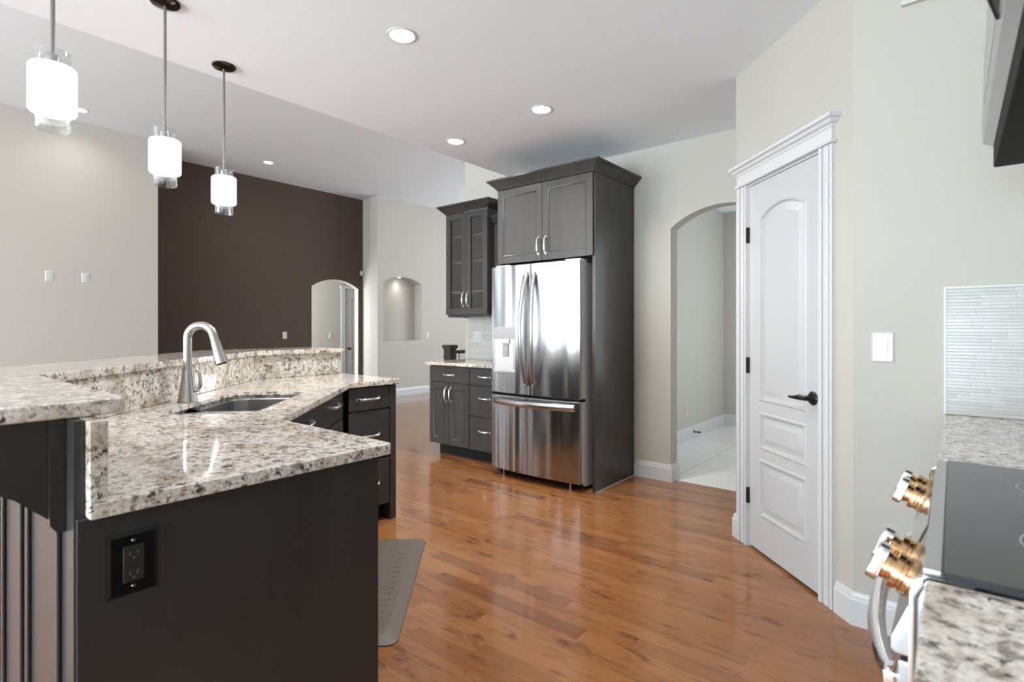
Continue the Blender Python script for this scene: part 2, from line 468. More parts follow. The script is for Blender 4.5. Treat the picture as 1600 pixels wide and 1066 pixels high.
def window(name, a0, a1, z0, z1, nv, nh, mx):
    m_ = MB()
    fw = .06
    m_.box(a0, a1, -.09, -.02, z0, z0 + fw, mx=mx).box(a0, a1, -.09, -.02, z1 - fw, z1, mx=mx)
    for i in range(nv + 1):
        x = a0 + (a1 - a0 - fw) * i / nv; m_.box(x, x + fw, -.09, -.02, z0 + fw, z1 - fw, mx=mx)
    for i in range(1, nh):
        z = z0 + (z1 - z0) * i / nh
        for k in range(nv):
            xa = a0 + (a1 - a0 - fw) * k / nv + fw; xb = a0 + (a1 - a0 - fw) * (k + 1) / nv
            m_.box(xa, xb, -.085, -.025, z - .02, z + .02, mx=mx)
    struct(m_.build(name, M['trim']))
window('window_1', -7.5, -6.5, .08, 3.42, 1, 2, FR)
window('window_4', -6.0, -5.0, .08, 3.42, 1, 2, FR)
window('window_5', -4.5, -3.5, .08, 3.42, 1, 2, FR)
window('window_2', -3.1, .3, .1, 2.6, 3, 1, FR)
window('window_3', -4.0, -1.5, .4, 3.1, 2, 2, FX(-7.72))
# living room: recessed brown wall with arch, light return, niche wall
XD, XN, XL = -8.41, -7.90, -7.72
y0, y1 = 2.43, 5.951
mb = MB()
by0, by1 = 4.928, 5.855
mb.prism([(y0 - .1, 0), (by0, 0)] + arch_pts(by0, by1, 1.96, 2.10) + [(by1, 0), (y1, 0), (y1, H2), (y0 - .1, H2)], -0.012, 0, mx=FX(XD) @ UP)
struct(mb.build('wall_alcove', M['brown']))
mb = MB()
mb.prism([(y0 - .1, 0), (by0, 0)] + arch_pts(by0, by1, 1.96, 2.10) + [(by1, 0), (y1, 0), (y1, H2), (y0 - .1, H2)], -0.12, -.0122, mx=FX(XD) @ UP)
struct(mb.build('wall_alcove_core', M['wall']))
struct(MB().prism([(XD, y0), (XD, y0 - .12), (XL - .12, y0 - .12), (XL - .12, y0)], 0, H2).build('wall_alcove_left', M['wall']))
struct(MB().prism([(XD - .12, y1), (XD, y1), (XN, 5.898), (XN - .22, 5.898 + .2), (XD - .12, 6.1)], 0, H2).build('wall_alcove_right', M['wall']))
ny0, ny1, nzb, nzs, nza = 6.022, 6.923, 1.02, 2.075, 2.195
mb = MB(); mx = FX(XN) @ UP
mb.prism([(5.898, 0), (ny0, 0), (ny0, H2), (5.898, H2)], -.22, 0, mx=mx)
mb.prism([(ny1, 0), (9.4, 0), (9.4, H2), (ny1, H2)], -.22, 0, mx=mx)
mb.prism([(ny0, 0), (ny1, 0), (ny1, nzb), (ny0, nzb)], -.22, 0, mx=mx)
mb.prism([(ny0, H2)] + arch_pts(ny0, ny1, nzs, nza) + [(ny1, H2)], -.22, 0, mx=mx)
mb.prism([(ny0 - .02, nzb - .02), (ny1 + .02, nzb - .02), (ny1 + .02, nza + .02), (ny0 - .02, nza + .02)], -.30, -.215, mx=mx)
struct(mb.build('wall_niche', M['wall']))
mb = MB(); wall_open(mb, XN, -2.3, H2, [(-6.5, -3.9, .5, 3.3)], 0.1, face_frame((0, 9.3), (1, 0), (0, -1)))  # opening added to admit the far fill light
struct(mb.build('wall_far', M['wall']))
# hall behind the brown wall
struct(MB().box(-9.72, -9.6, 4.2, 7.6, 0, 2.7).box(-9.6, XD - .12, 4.2, 4.3, 0, .6).box(-9.6, XD - .12, 4.2, 4.3, 2.4, 2.7).box(-9.6, XD - .12, 7.5, 7.6, 0, 2.7).build('wall_passage', M['wall']))  # gap left for the added passage lamp
struct(MB().box(-9.72, XD - .12, 4.2, 7.6, 2.7, 2.8).build('ceiling_passage', M['ceil']))
# hall beyond the kitchen arch
struct(MB().box(-2.42, -2.30, YB + .13, 7.25, 0, H2).build('wall_hall_left', M['wall']))
struct(MB().box(-2.30, 0.8, 7.12, 7.25, 0, H1).box(-.45, -.33, YB + .13, 5.1, 0, H1).box(-.45, -.33, 6.7, 7.12, 0, H1).box(-.45, -.33, 5.1, 6.7, 0, .6).box(-.45, -.33, 5.1, 6.7, 2.4, H1).build('wall_hall_end', M['wall']))  # side opening cut for the added hall lamp

# ---- baseboards
BP = [(0, 0), (.016, 0), (.016, .105), (.011, .115), (.011, .125), (.005, .138), (0, .138)]
def baseboard(name, path, side=1):
    struct(MB().sweep(path, BP, side).build(name, M['trim'], smooth=25))
baseboard('baseboard_back', [(-2.085, YB), (ax0, YB), (ax0, YB + .13), (-2.30 + .0, YB + .13)], 1)
baseboard('baseboard_hall', [(-2.30, YB + .15), (-2.30, 7.12), (-1.55, 7.12)], 1)
pq = lambda a, b=0: ((FD @ Vector((a, b, 0))).x, (FD @ Vector((a, b, 0))).y)
baseboard('baseboard_pantry', [pq(.862), pq(DL), (0.0, yR)], 1)
baseboard('baseboard_pantry_end', [(-.934, 3.70), (-.934, 3.409), pq(0), pq(.045)], 1)
baseboard('baseboard_niche', [(XD + .0, y1), (XN, 5.898), (XN, 9.3)], 1)
baseboard('baseboard_alcove', [(XD, y0), (XD, by0)], 1)
baseboard('baseboard_left', [(XL, -5.5), (XL, y0)], 1)

# ---- pantry door: casing (trim) and leaf
mb = MB()
def casing_v(a0, a1):
    mb.box(a0, a1, 0, .012, 0, 2.055, mx=FD)
    mb.box(a0, a0 + .022, .012, .022, 0, 2.055, bev=.004, mx=FD)
    mb.box(a0 + .036, a1 - .026, .012, .017, 0, 2.055, bev=.003, mx=FD)
    mb.box(a1 - .016, a1, .012, .019, 0, 2.055, bev=.004, mx=FD)
casing_v(pd0 - .092, pd0 - .004); casing_v(pd1 + .004, pd1 + .092)
# jamb
mb.box(pd0 - .012, pd0 - .003, -.1, 0, 0, 2.055, mx=FD).box(pd1 + .003, pd1 + .012, -.1, 0, 0, 2.055, mx=FD).box(pd0 - .012, pd1 + .012, -.1, 0, 2.046, 2.055, mx=FD)
# head: bead, frieze, crown
h0, h1 = pd0 - .092, pd1 + .092
mb.box(h0 - .012, h1 + .012, 0, .03, 2.055, 2.073, bev=.005, mx=FD)
mb.box(h0, h1, 0, .018, 2.073, 2.140, mx=FD)
def ret(a, b): p = FD @ Vector((a, b, 0)); return (p.x, p.y)
cp = [(0, 2.125), (.004, 2.125), (.008, 2.137), (.020, 2.142), (.026, 2.155), (.040, 2.160), (.040, 2.175), (0, 2.175)]
mb.sweep([ret(h0, -.0), ret(h0, .018), ret(h1, .018), ret(h1, -.0)], cp, 1)
struct(mb.build('trim_1', M['trim'], smooth=30))

def panel_door(name, fr, a0, a1, z0, z1, b0, panels, mat):
    """leaf with raised moulded panels; panels: (a0, a1, z0, zs, za) with za None for square tops"""
    m_ = MB(); th = .038
    holes = []
    m_.box(a0, a1, b0 - th, b0 - .012, z0, z1, mx=fr)
    # front skin with openings
    pa0 = panels[0][0]; pa1 = panels[0][1]
    m_.box(a0, pa0, b0 - .012, b0, z0, z1, mx=fr).box(pa1, a1, b0 - .012, b0, z0, z1, mx=fr)
    zc = z0
    for (p0, p1, q0, qs, qa) in sorted(panels, key=lambda p: p[2]):
        m_.box(pa0, pa1, b0 - .012, b0, zc, q0, mx=fr); zc = qs
        if qa: arc = (p0, p1, qs, qa)
    m_.prism([(pa0, z1)] + arch_pts(*arc) + [(pa1, z1)], b0 - .012, b0, mx=fr @ UP)
    for (p0, p1, q0, qs, qa) in panels:
        def outline(d):
            if qa:
                ap = arch_pts(p0 + d, p1 - d, qs - d * .6, qa - d)
                return [(p0 + d, q0 + d), (p1 - d, q0 + d)] + ap[::-1]
            return [(p0 + d, q0 + d), (p1 - d, q0 + d), (p1 - d, qs - d), (p0 + d, qs - d)]
        lev = [(-.004, 0.0), (.002, .005), (.010, .004), (.016, -.011), (.024, -.0115), (.056, .000), (.058, .000)]
        lps = [[(x, b0 + b, z) for x, z in outline(d)] for d, b in lev]
        m_.loops(lps, mx=fr)
    return m_.build(name, mat, smooth=30)
pa, pb = pd0 + .108, pd0 + .108 + .395
door = panel_door('door_1', FD, pd0, pd1, .014, 2.043, -.004,
                  [(pa, pb, .212, .520, None), (pa, pb, .582, .778, None), (pa, pb, .845, 1.845, 1.905)], M['door'])
struct(door)
for z in (.29, 1.03, 1.77):
    h = MB().box(pd0 - .016, pd0 + .006, -.004, .012, z - .045, z + .045, bev=.002, mx=FD)
    h.build('hinge', M['bronze'], door)
hz = .912; hc = pd1 - .062
m_ = MB()
fz = FD @ Matrix.Translation((hc, -.004, hz)) @ Matrix.Rotation(-PI / 2, 4, 'X')
m_.lathe([(0, 0), (.032, 0), (.033, .004), (.030, .008), (.025, .010), (.022, .016), (.012, .019), (.011, .045), (0, .047)], 28, mx=fz)
hp = m_.build('door_handle', M['bronze'], door)
m_ = MB()
pts = [FD @ Vector((hc - d, .045 + e, hz + zz)) for d, e, zz in ((-.012, 0, 0), (.012, .001, .001), (.03, .002, .002), (.05, .004, 0), (.075, .004, -.003), (.10, .002, -.004), (.118, -.002, -.003))]
m_.tube(pts, [.009, .0115, .013, .010, .0075, .006, .005], 12)
m_.build('lever', M['bronze'], hp)
MB().box(pd1 + .0045, pd1 + .0115, .0, .0205, hz - .03, hz + .03, bev=.002, mx=FD).build('strike_plate', M['bronze'], door)

# ---- door in the passage behind the brown wall
mb = MB(); fx = FX(-9.6)
mb.box(6.27, 6.36, 0, .02, 0, 2.05, mx=fx).box(6.25, 7.3, 0, .03, 2.05, 2.11, mx=fx).box(7.18, 7.27, 0, .02, 0, 2.05, mx=fx)
struct(mb.build('trim_2', M['trim']))
d2 = panel_door('door_2', fx, 6.362, 7.178, .012, 2.046, .006, [(6.5, 7.04, .21, .52, None), (6.5, 7.04, .58, .78, None), (6.5, 7.04, .85, 1.85, 1.91)], M['door'])
struct(d2)
MB().lathe([(0, 0), (.025, 0), (.025, .006), (.010, .010), (.010, .03), (.026, .04), (.028, .055), (.018, .068), (0, .07)], 18,
           mx=fx @ Matrix.Translation((6.64 - .2, .006, .83)) @ Matrix.Rotation(-PI / 2, 4, 'X')).build('door_handle', M['bronze'], d2)
# ---- door casing at the hall's end
mb = MB(); fe = FY(7.12)
mb.box(-1.50, -1.41, 0, .02, 0, 2.05, mx=fe).box(-1.53, -.55, 0, .03, 2.05, 2.16, mx=fe).box(-1.545, -.535, 0, .04, 2.16, 2.185, mx=fe).box(-.67, -.58, 0, .02, 0, 2.05, mx=fe)
struct(mb.build('trim_3', M['trim']))
d3 = panel_door('door_3', fe, -1.405, -.675, .012, 2.046, .006, [(-1.28, -.8, .21, .52, None), (-1.28, -.8, .58, .78, None), (-1.28, -.8, .85, 1.85, 1.91)], M['door'])
struct(d3)

# ------------------------------------------------------------------ cabinet pieces
def shaker(mb, a0, a1, z0, z1, b, fr, st=.058, rec=.009, th=.02, hole=False):
    mb.box(a0, a0 + st, b, b + th, z0, z1, bev=.0015, seg=1, mx=fr).box(a1 - st, a1, b, b + th, z0, z1, bev=.0015, seg=1, mx=fr)
    mb.box(a0 + st, a1 - st, b, b + th, z0, z0 + st, bev=.0015, seg=1, mx=fr).box(a0 + st, a1 - st, b, b + th, z1 - st, z1, bev=.0015, seg=1, mx=fr)
    if not hole:
        mb.box(a0 + st, a1 - st, b, b + th - rec, z0 + st, z1 - st, mx=fr)
        # small bead round the panel
        lps = []
        for d, e in ((0, 0), (.006, -.003), (.010, -rec)):
            lps.append([(a0 + st + d, b + th + e, z0 + st + d), (a1 - st - d, b + th + e, z0 + st + d), (a1 - st - d, b + th + e, z1 - st - d), (a0 + st + d, b + th + e, z1 - st - d)])
        mb.loops(lps, cap1=False, mx=fr)
def slab_front(mb, a0, a1, z0, z1, b, fr, th=.02):
    mb.box(a0, a1, b, b + th, z0, z1, bev=.003, seg=2, mx=fr)
def pull(parent, fr, a, z, b, L=.11, vert=True):
    """flat arched bar pull"""
    m_ = MB()
    prof = [(-L / 2, 0), (-L / 2 + .004, .016), (-L / 2 + .018, .027), (0, .030), (L / 2 - .018, .027), (L / 2 - .004, .016), (L / 2, 0)]
    pts = []
    for t, e in prof:
        pts.append(fr @ (Vector((a, b + e, z + t)) if vert else Vector((a + t, b + e, z))))
    wide = fr.to_3x3() @ (Vector((1, 0, 0)) if vert else Vector((0, 0, 1)))
    m_.tube(pts, [.009, .0085, .0075, .0072, .0075, .0085, .009], 10, sx=.55, up=wide)
    for s_ in (-1, 1):
        p = fr @ (Vector((a, b, z + s_ * L / 2)) if vert else Vector((a + s_ * L / 2, b, z)))
        q = fr @ (Vector((a, b + .006, z + s_ * L / 2)) if vert else Vector((a + s_ * L / 2, b + .006, z)))
        m_.tube([p, q], [.011, .010], 12)
    return m_.build('handle', M['chrome'], parent)
CROWN = [(0, 0), (.006, 0), (.010, .010), (.062, .064), (.070, .067), (.070, .080), (0, .080)]

# ---- base cabinet with doors (back wall, left)
BF = 3.66
xa, xb_, xc = -4.062, -3.512, -3.085
fy = FY(BF)
t = thing('base_cabinet', 'dark base cabinet left of the fridge with two doors under one drawer', 'cabinet', (xa, BF, 0))
MB().box(xa, xb_ - .001, BF + .021, YB - .003, .105, .878).build('carcass', M['cab'], t)
MB().box(xa + .06, xb_ - .001, BF + .09, BF + .11, 0, .105).box(xa + .06, xa + .08, BF + .11, YB - .02, 0, .105).build('toe_kick', M['blackm'], t)
fy2 = FY(BF + .02)
m_ = MB(); slab_front(m_, xa + .004, xb_ - .004, .718, .868, 0, fy2); d = m_.build('drawer', M['cab'], t); pull(d, fy2, (xa + xb_) / 2 - .0, .79, .02, .13, False)
xm = (xa + xb_) / 2
m_ = MB(); shaker(m_, xa + .004, xm - .002, .112, .710, 0, fy2); d = m_.build('door', M['cab'], t); pull(d, fy2, xm - .032, .60, .02, .13)
m_ = MB(); shaker(m_, xm + .002, xb_ - .004, .112, .710, 0, fy2); d = m_.build('door', M['cab'], t); pull(d, fy2, xm + .032, .60, .02, .13)
# ---- three drawer unit beside fridge
t = thing('drawer_cabinet', 'dark three drawer base cabinet against the left side of the fridge', 'cabinet', (xb_, BF, 0))
MB().box(xb_ + .001, xc, BF + .021, YB - .003, .105, .878).build('carcass', M['cab'], t)
MB().box(xb_ + .001, xc, BF + .09, BF + .11, 0, .105).build('toe_kick', M['blackm'], t)
for z0, z1 in ((.718, .868), (.428, .705), (.112, .415)):
    m_ = MB(); slab_front(m_, xb_ + .005, xc - .004, z0, z1, 0, fy2); d = m_.build('drawer', M['cab'], t)
    pull(d, fy2, xb_ + .19, (z0 + z1) / 2 + (.0 if z1 > .8 else .03), .02, .13, False)
o = MB().box(-4.095, -3.083, BF - .028, YB - .003, .880, .910, bev=.005).build('countertop', M['granite'])
tag(o, 'short speckled granite countertop on the cabinets left of the fridge', 'countertop')
# tile splash
o = MB().box(-4.03, -3.083, YB - .009, YB, .911, 1.352).build('tile_backsplash', M['mosaic'])
tag(o, 'pale mosaic tile backsplash between glass cabinet and short granite counter', 'backsplash')

# ---- glass door wall cabinet
GY = 3.86; ga, gb = -4.035, -3.462; gz0, gz1 = 1.375, 2.40
t = thing('glass_cabinet', 'dark wall cabinet with two glass doors and shelves left of the fridge', 'cabinet', (ga, GY, gz0))
m_ = MB(); y_in = GY + .021
m_.box(ga, ga + .018, y_in, YB - .003, gz0, gz1).box(gb - .018, gb, y_in, YB - .003, gz0, gz1)
m_.box(ga + .018, gb - .018, y_in, YB - .003, gz0, gz0 + .02).box(ga + .018, gb - .018, y_in, YB - .003, gz1 - .02, gz1)
m_.box(ga + .018, gb - .018, YB - .012, YB - .003, gz0 + .02, gz1 - .02)
m_.build('carcass', M['cab'], t)
for z in (1.60, 1.90, 2.16):
    MB().box(ga + .019, gb - .019, y_in + .02, YB - .013, z, z + .016).build('shelf', plain('shelf_grey', (.30, .28, .26, 1), .4) if 'shelf' not in M else M['shelf'], t)
gm = (ga + gb) / 2; fg = FY(GY + .02)
for a0, a1, s_ in ((ga + .003, gm - .0015, 1), (gm + .0015, gb - .003, -1)):
    m_ = MB(); shaker(m_, a0, a1, gz0 + .003, gz1 - .003, 0, fg, st=.062, hole=True); d = m_.build('door', M['cab'], t)
    MB().box(a0 + .062, a1 - .062, .006, .010, gz0 + .065, gz1 - .065, mx=fg).build('glass_pane', M['glass'], d)
    pull(d, fg, (a1 - .03) if s_ > 0 else (a0 + .03), gz0 + .155, .02, .13)
MB().sweep([(ga, YB - .003), (ga, GY), (gb, GY), (gb, YB - .003)], [(o_, z + gz1) for o_, z in CROWN], 1).build('crown_moulding', M['cab'], t, smooth=30)
MB().box(ga + .004, gb - .004, GY + .03, GY + .05, gz0 - .022, gz0).box(ga + .004, ga + .02, GY + .05, YB - .01, gz0 - .022, gz0).build('light_rail', M['cab'], t)
# ---- shallow wall cabinet between
sa, sb, sy = gb + .002, -3.05, 3.95
t = thing('wall_cabinet', 'narrow dark wall cabinet half hidden between glass cabinet and fridge', 'cabinet', (sa, sy, 1.375))
MB().box(sa, sb, sy + .021, YB - .003, 1.375, 2.26).build('carcass', M['cab'], t)
fs = FY(sy + .02)
m_ = MB(); shaker(m_, sa + .004, sb - .004, 1.378, 2.25, 0, fs); d = m_.build('door', M['cab'], t); pull(d, fs, sb - .04, 1.53, .02, .13)
MB().sweep([(sa, sy), (sb, sy)], [(o_ * .8, 2.26 + z * .8) for o_, z in CROWN], 1).build('crown_moulding', M['cab'], t, smooth=30)
# ---- cabinet over and around the fridge
KY = 3.547; ka, kb = -3.046, -2.090
t = thing('fridge_cabinet', 'tall dark fridge surround with two upper doors and crown moulding', 'cabinet', (ka, KY, 0))
MB().box(kb - .026, kb, KY, YB - .003, 0, 2.425).build('side_panel', M['cab'], t)
MB().box(ka, ka + .024, KY + .0, YB - .003, .0, 2.425).build('side_panel', M['cab'], t)
MB().box(ka + .025, kb - .027, KY + .021, YB - .003, 1.80, 2.424).build('carcass', M['cab'], t)
fk = FY(KY + .02); km = -2.572
m_ = MB(); shaker(m_, ka + .002, km - .002, 1.792, 2.420, -.0, FY(KY - .001)); d = m_.build('door', M['cab'], t); pull(d, FY(KY - .001), km - .035, 1.91, .02, .13)
m_ = MB(); shaker(m_, km + .002, kb - .012, 1.792, 2.420, -.0, FY(KY - .001)); d = m_.build('door', M['cab'], t); pull(d, FY(KY - .001), km + .038, 1.91, .02, .13)
MB().sweep([(ka, YB - .003), (ka, KY - .021), (kb, KY - .021), (kb, YB - .003)], [(o_, z + 2.425) for o_, z in CROWN], 1).box(ka, kb, KY - .02, YB - .003, 2.426, 2.445).build('crown_moulding', M['cab'], t, smooth=30)
MB().sweep([(kb + .0, KY), (kb, YB - .003)], [(0, 0), (.007, 0), (.005, .006), (0, .009)], 1).build('shoe_strip', M['nickel'], t)

# ------------------------------------------------------------------ refrigerator
fa, fb, fm = -3.018, -2.172, -2.618
fa = -3.062 + .005
YF = 3.462
t = thing('refrigerator', 'stainless french door refrigerator with water dispenser and bottom freezer', 'refrigerator', ((fa + fb) / 2, 3.8, 0))
MB().box(fa + .012, fb - .002, 3.545, 4.12, .03, 1.745, bev=.006).box(fb - .16, fb - .02, 3.50, 3.60, 1.745, 1.775, bev=.004).box(fa + .02, fa + .16, 3.50, 3.60, 1.745, 1.775, bev=.004).build('cabinet_body', M['steelrail'], t)
def bow_poly(a0, a1, yb, bulge=.030, n=14):
    """plan outline of a bowed door: bulge follows one arc over the whole fridge width"""
    cx = (fa + fb) / 2; hw = (fb - fa) / 2
    f_ = lambda x: YF - bulge * (1 - ((x - cx) / hw) ** 2)
    pts = [(a0 + (a1 - a0) * i / n, f_(a0 + (a1 - a0) * i / n)) for i in range(n + 1)]
    return pts + [(a1, yb), (a0, yb)], f_
FH = .702
def skin(p):
    n = len(p) - 2
    return p[:n] + [(x, y + .022) for x, y in p[:n]][::-1]
def shell(p):
    n = len(p) - 2
    return [(x, y + .0225) for x, y in p[:n]] + [(p[n - 1][0], 3.54), (p[0][0], 3.54)]
dl, ff = bow_poly(fa, fm - .003, 3.54)
m_ = MB(); m_.prism(skin(dl), FH, 1.760, bev=.006); dL = m_.build('fridge_door', M['steel'], t)
dr, ff = bow_poly(fm + .003, fb, 3.54)
m_ = MB(); m_.prism(skin(dr), FH, 1.760, bev=.006); dR = m_.build('fridge_door', M['steel'], t)
df, ff = bow_poly(fa, fb, 3.54)
m_ = MB(); m_.prism(skin(df), .062, .683, bev=.006); dF = m_.build('freezer_drawer', M['steel'], t)
for p_, z0, z1, d_ in ((dl, FH, 1.760, dL), (dr, FH, 1.760, dR), (df, .062, .683, dF)):
    MB().prism(shell(p_), z0 + .002, z1 - .002, bev=.003).build('door_shell', M['steelrail'], d_)
MB().prism([(x, y + .012) for x, y in df[:15]] + [(fb, 3.54), (fa, 3.54)], .684, .701).build('door_gasket', M['blackm'], t)
MB().box(fa + .03, fb - .03, 3.52, 3.56, .03, .060).build('toe_grille', M['blackm'], t)
for x in (fa + .12, fb - .10):
    m_ = MB(); m_.lathe([(0, .0), (.018, .0), (.018, .012), (.008, .014), (.008, .058), (0, .058)], 14, mx=Matrix.Translation((x, 3.485, 0))); m_.build('foot', M['nickel'], t)
for x in (fa + .2, fb - .2):
    m_ = MB(); m_.lathe([(0, .0), (.02, .0), (.02, .031), (0, .031)], 14, mx=Matrix.Translation((x, 4.0, 0))); m_.build('foot', M['nickel'], t)
def bow_handle(xc_, parent, sgn):
    pts = []; n = 16
    for i in range(n + 1):
        u = i / n; z = .80 + (1.665 - .80) * u
        k = math.sin(PI * u)
        pts.append((xc_ + sgn * .020 * k, ff(xc_) - .012 - .058 * k ** .8, z))
    m_ = MB(); m_.tube(pts, [.018 + .006 * abs(1 - 2 * i / n) ** 2 for i in range(n + 1)], 12, sx=.6, up=(1, 0, 0))
    for z in (.80, 1.665):
        m_.box(xc_ - .015, xc_ + .015, ff(xc_) - .02, ff(xc_) + .004, z - .022, z + .022, bev=.005)
    m_.build('handle', M['nickel'], parent)
bow_handle(fm - .038, dL, -1); bow_handle(fm + .038, dR, 1)
pts = []
for i in range(21):
    u = i / 20; x = fa + .045 + (fb - fa - .09) * u; k = math.sin(PI * u) ** .7
    pts.append((x, ff(x) - .010 - .045 * k, .635))
m_ = MB(); m_.tube(pts, .026, 12, sx=.5, up=(0, 0, 1)); m_.build('handle', M['nickel'], dF)
# dispenser
da0, da1 = -3.008, -2.778
fyd = ff(da0)
dy = min(ff(da0), ff(da1)) - .003
m_ = MB()
m_.box(da0, da1, dy, ff(da0) + .02, 1.155, 1.252, bev=.003); disp = m_.build('dispenser_panel', M['grey'], dL)
m_ = MB()
m_.box(da0, da0 + .008, dy, ff(da0) + .01, .880, 1.153).box(da1 - .008, da1, dy, ff(da0) + .01, .880, 1.153).box(da0 + .008, da1 - .008, dy, ff(da0) + .01, .880, .905).box(da0 + .008, da1 - .008, dy + .004, ff(da0) + .01, .905, 1.153)
m_.build('dispenser_recess', plain('pale_steel', (.62, .62, .63, 1), .35, metal=.8), dL)
m_ = MB(); m_.box(-2.915, -2.835, dy - .012, dy + .004, 1.115, 1.152, bev=.003); sp_ = m_.build('spout', M['nickel'], dL)
m_ = MB(); m_.box(-2.905, -2.848, dy - .006, dy + .004, 1.005, 1.112, bev=.003); m_.build('paddle', M['grey'], sp_)
m_ = MB(); m_.lathe([(0, 0), (.006, 0), (.005, .003), (0, .003)], 12, mx=Matrix.Translation((-2.93, dy, 1.215)) @ Matrix.Rotation(PI / 2, 4, 'X')); m_.build('button', M['plate'], disp)

# ------------------------------------------------------------------ island
def DP(sum_, diff):   # x + y = sum, y - x = diff
    return ((sum_ - diff) / 2, (sum_ + diff) / 2)
def sw(s_, w_): return ((w_ - s_) * R2, (w_ + s_) * R2)
FI = face_frame((0, 0), (-R2, R2), (R2, R2))   # a = s, b = w (toward the cook)
CZ = .910
# countertop slab with sink cut-out
ctr = [(-1.245, .281), (-1.245, .985), (-1.895, .985), (-2.805, 1.895), (-2.805, 2.285), (-3.498, 2.285), (-3.498, 1.630), (-2.149, .281)]
def rrect(a0, a1, b0, b1, r, n=6):
    pts = []
    for cx, cy, t0 in ((a1 - r, b0 + r, -PI / 2), (a1 - r, b1 - r, 0), (a0 + r, b1 - r, PI / 2), (a0 + r, b0 + r, PI)):
        for i in range(n + 1):
            t_ = t0 + PI / 2 * i / n; pts.append((cx + r * math.cos(t_), cy + r * math.sin(t_)))
    return pts
def round_poly(poly, rad, n=5):
    out = []
    k = len(poly)
    for i in range(k):
        r = rad[i] if isinstance(rad, (list, tuple)) else rad
        p = Vector(poly[i]); a = (Vector(poly[i - 1]) - p); c = (Vector(poly[(i + 1) % k]) - p)
        if r <= 0: out.append(tuple(p)); continue
        ang = a.angle(c); dd = r / math.tan(ang / 2); a.normalize(); c.normalize()
        p0 = p + a * dd; p1 = p + c * dd
        for j in range(n + 1):
            u = j / n; q = p0 * (1 - u) ** 2 + p * 2 * u * (1 - u) + p1 * u * u; out.append(tuple(q))
    return out
ctr_r = round_poly(ctr, [0, .022, .03, .03, .03, 0, 0, 0])
m_ = MB(); m_.prism(ctr_r, CZ - .031, CZ, bev=.004)
slab = m_.build('island_countertop', M['granite'])
tag(slab, 'angled speckled granite island countertop around the sink', 'countertop')
cut = MB().prism(rrect(2.185, 2.915, -1.150, -.790, .085), CZ - .1, CZ + .1, mx=FI).build('cutter', M['granite'])
bo = slab.modifiers.new('cut', 'BOOLEAN'); bo.operation = 'DIFFERENCE'; bo.object = cut; bo.solver = 'EXACT'
dg = bpy.context.evaluated_depsgraph_get()
me = bpy.data.meshes.new_from_object(slab.evaluated_get(dg)); slab.modifiers.clear(); slab.data = me; me.name = 'island_countertop'
wn = slab.modifiers.new('weighted_normal', 'WEIGHTED_NORMAL'); wn.keep_sharp = True; wn.weight = 60
bpy.data.objects.remove(cut)
# splash
sp_in = [(-1.245, .309), (-2.137, .309), (-3.470, 1.642), (-3.470, 2.262)]
sp_out = [(-3.498, 2.262), (-3.498, 1.630), (-2.149, .281), (-1.245, .281)]
o = MB().prism(sp_in + sp_out, CZ + .001, 1.064, bev=.002).build('granite_splash', M['granite'])
tag(o, 'upright speckled granite splash behind the island sink', 'backsplash')
# bar top
bar = [(-1.315, -.06), (-1.315, .365), (-2.175, .365), (-3.43, 1.62), (-3.43, 2.285), (-3.83, 2.285), (-3.83, 1.47), (-2.30, -.06)]
m_ = MB(); m_.prism(round_poly(bar, [.03, .045, .02, .02, .04, .04, .02, .02]), 1.065, 1.096, bev=.005)
o = m_.build('bar_top', M['granite']); tag(o, 'raised speckled granite bar top along the outside of the island', 'countertop')
# bar wall (outside panels, corbel, mouldings)
t = thing('breakfast_bar', 'dark panelled outer side of the island carrying the raised bar top', 'bar', (-1.3, .27, 0))
bw = [(-1.275, .279), (-2.151, .279), (-3.500, 1.628), (-3.500, 2.26), (-3.62, 2.26), (-3.62, 1.575), (-2.308, .263), (-1.275, .263)]
MB().prism(bw, .0, 1.0635).build('panel', M['cab'], t)
fo = face_frame((0, .263), (1, 0), (0, -1))
for a in (-1.375, -1.66, -1.74, -1.98, -2.06):
    m_ = MB(); m_.box(a - .012, a + .012, 0, .009, .12, 1.0, bev=.004, seg=2, mx=fo); m_.build('moulding', M['cab'], t)
m_ = MB(); m_.box(-1.275, -2.30, 0, .014, 0, .115, mx=fo); m_.build('plinth', M['cab'], t)
def corbel(x0, x1):
    m_ = MB()
    prof = [(.238, 1.063), (-.02, 1.063), (-.02, 1.035), (.05, 1.01), (.12, .965), (.19, .920), (.238, .872)]
    mxc = Matrix(((0, 0, 1, 0), (1, 0, 0, 0), (0, 1, 0, 0), (0, 0, 0, 1)))
    m_.prism(prof, x0 + .012, x1 - .012, mx=mxc)
    c_ = m_.build('corbel', M['cab'], t)
    m_ = MB(); m_.prism([(.262, 1.063), (.2385, 1.063), (.2385, .862), (.25, .845), (.262, .845)], x0, x1, mx=mxc); m_.build('back_plate', M['cab'], c_)
corbel(-1.40, -1.33); corbel(-2.12, -2.05)

# near island cabinet with end panel
t = thing('island_cabinet', 'dark island end cabinet with plain side panel facing the range', 'cabinet', (-1.5, .6, 0))
MB().prism([(-1.290, .2805), (-1.290, .93), (-1.80, .93), (-1.93, .88), (-1.93, .2805)], 0, .8785).build('carcass', M['cab'], t)
MB().box(-1.2895, -1.268, .266, .950, 0, .8785, bev=.0015, seg=1).build('end_panel', M['cab'], t)
fb_ = face_frame((0, .931), (-1, 0), (0, 1))
m_ = MB(); shaker(m_, 1.295, 1.80, .11, .87, 0, fb_); d = m_.build('door', M['cab'], t); pull(d, fb_, 1.75, .75, .02, .13)

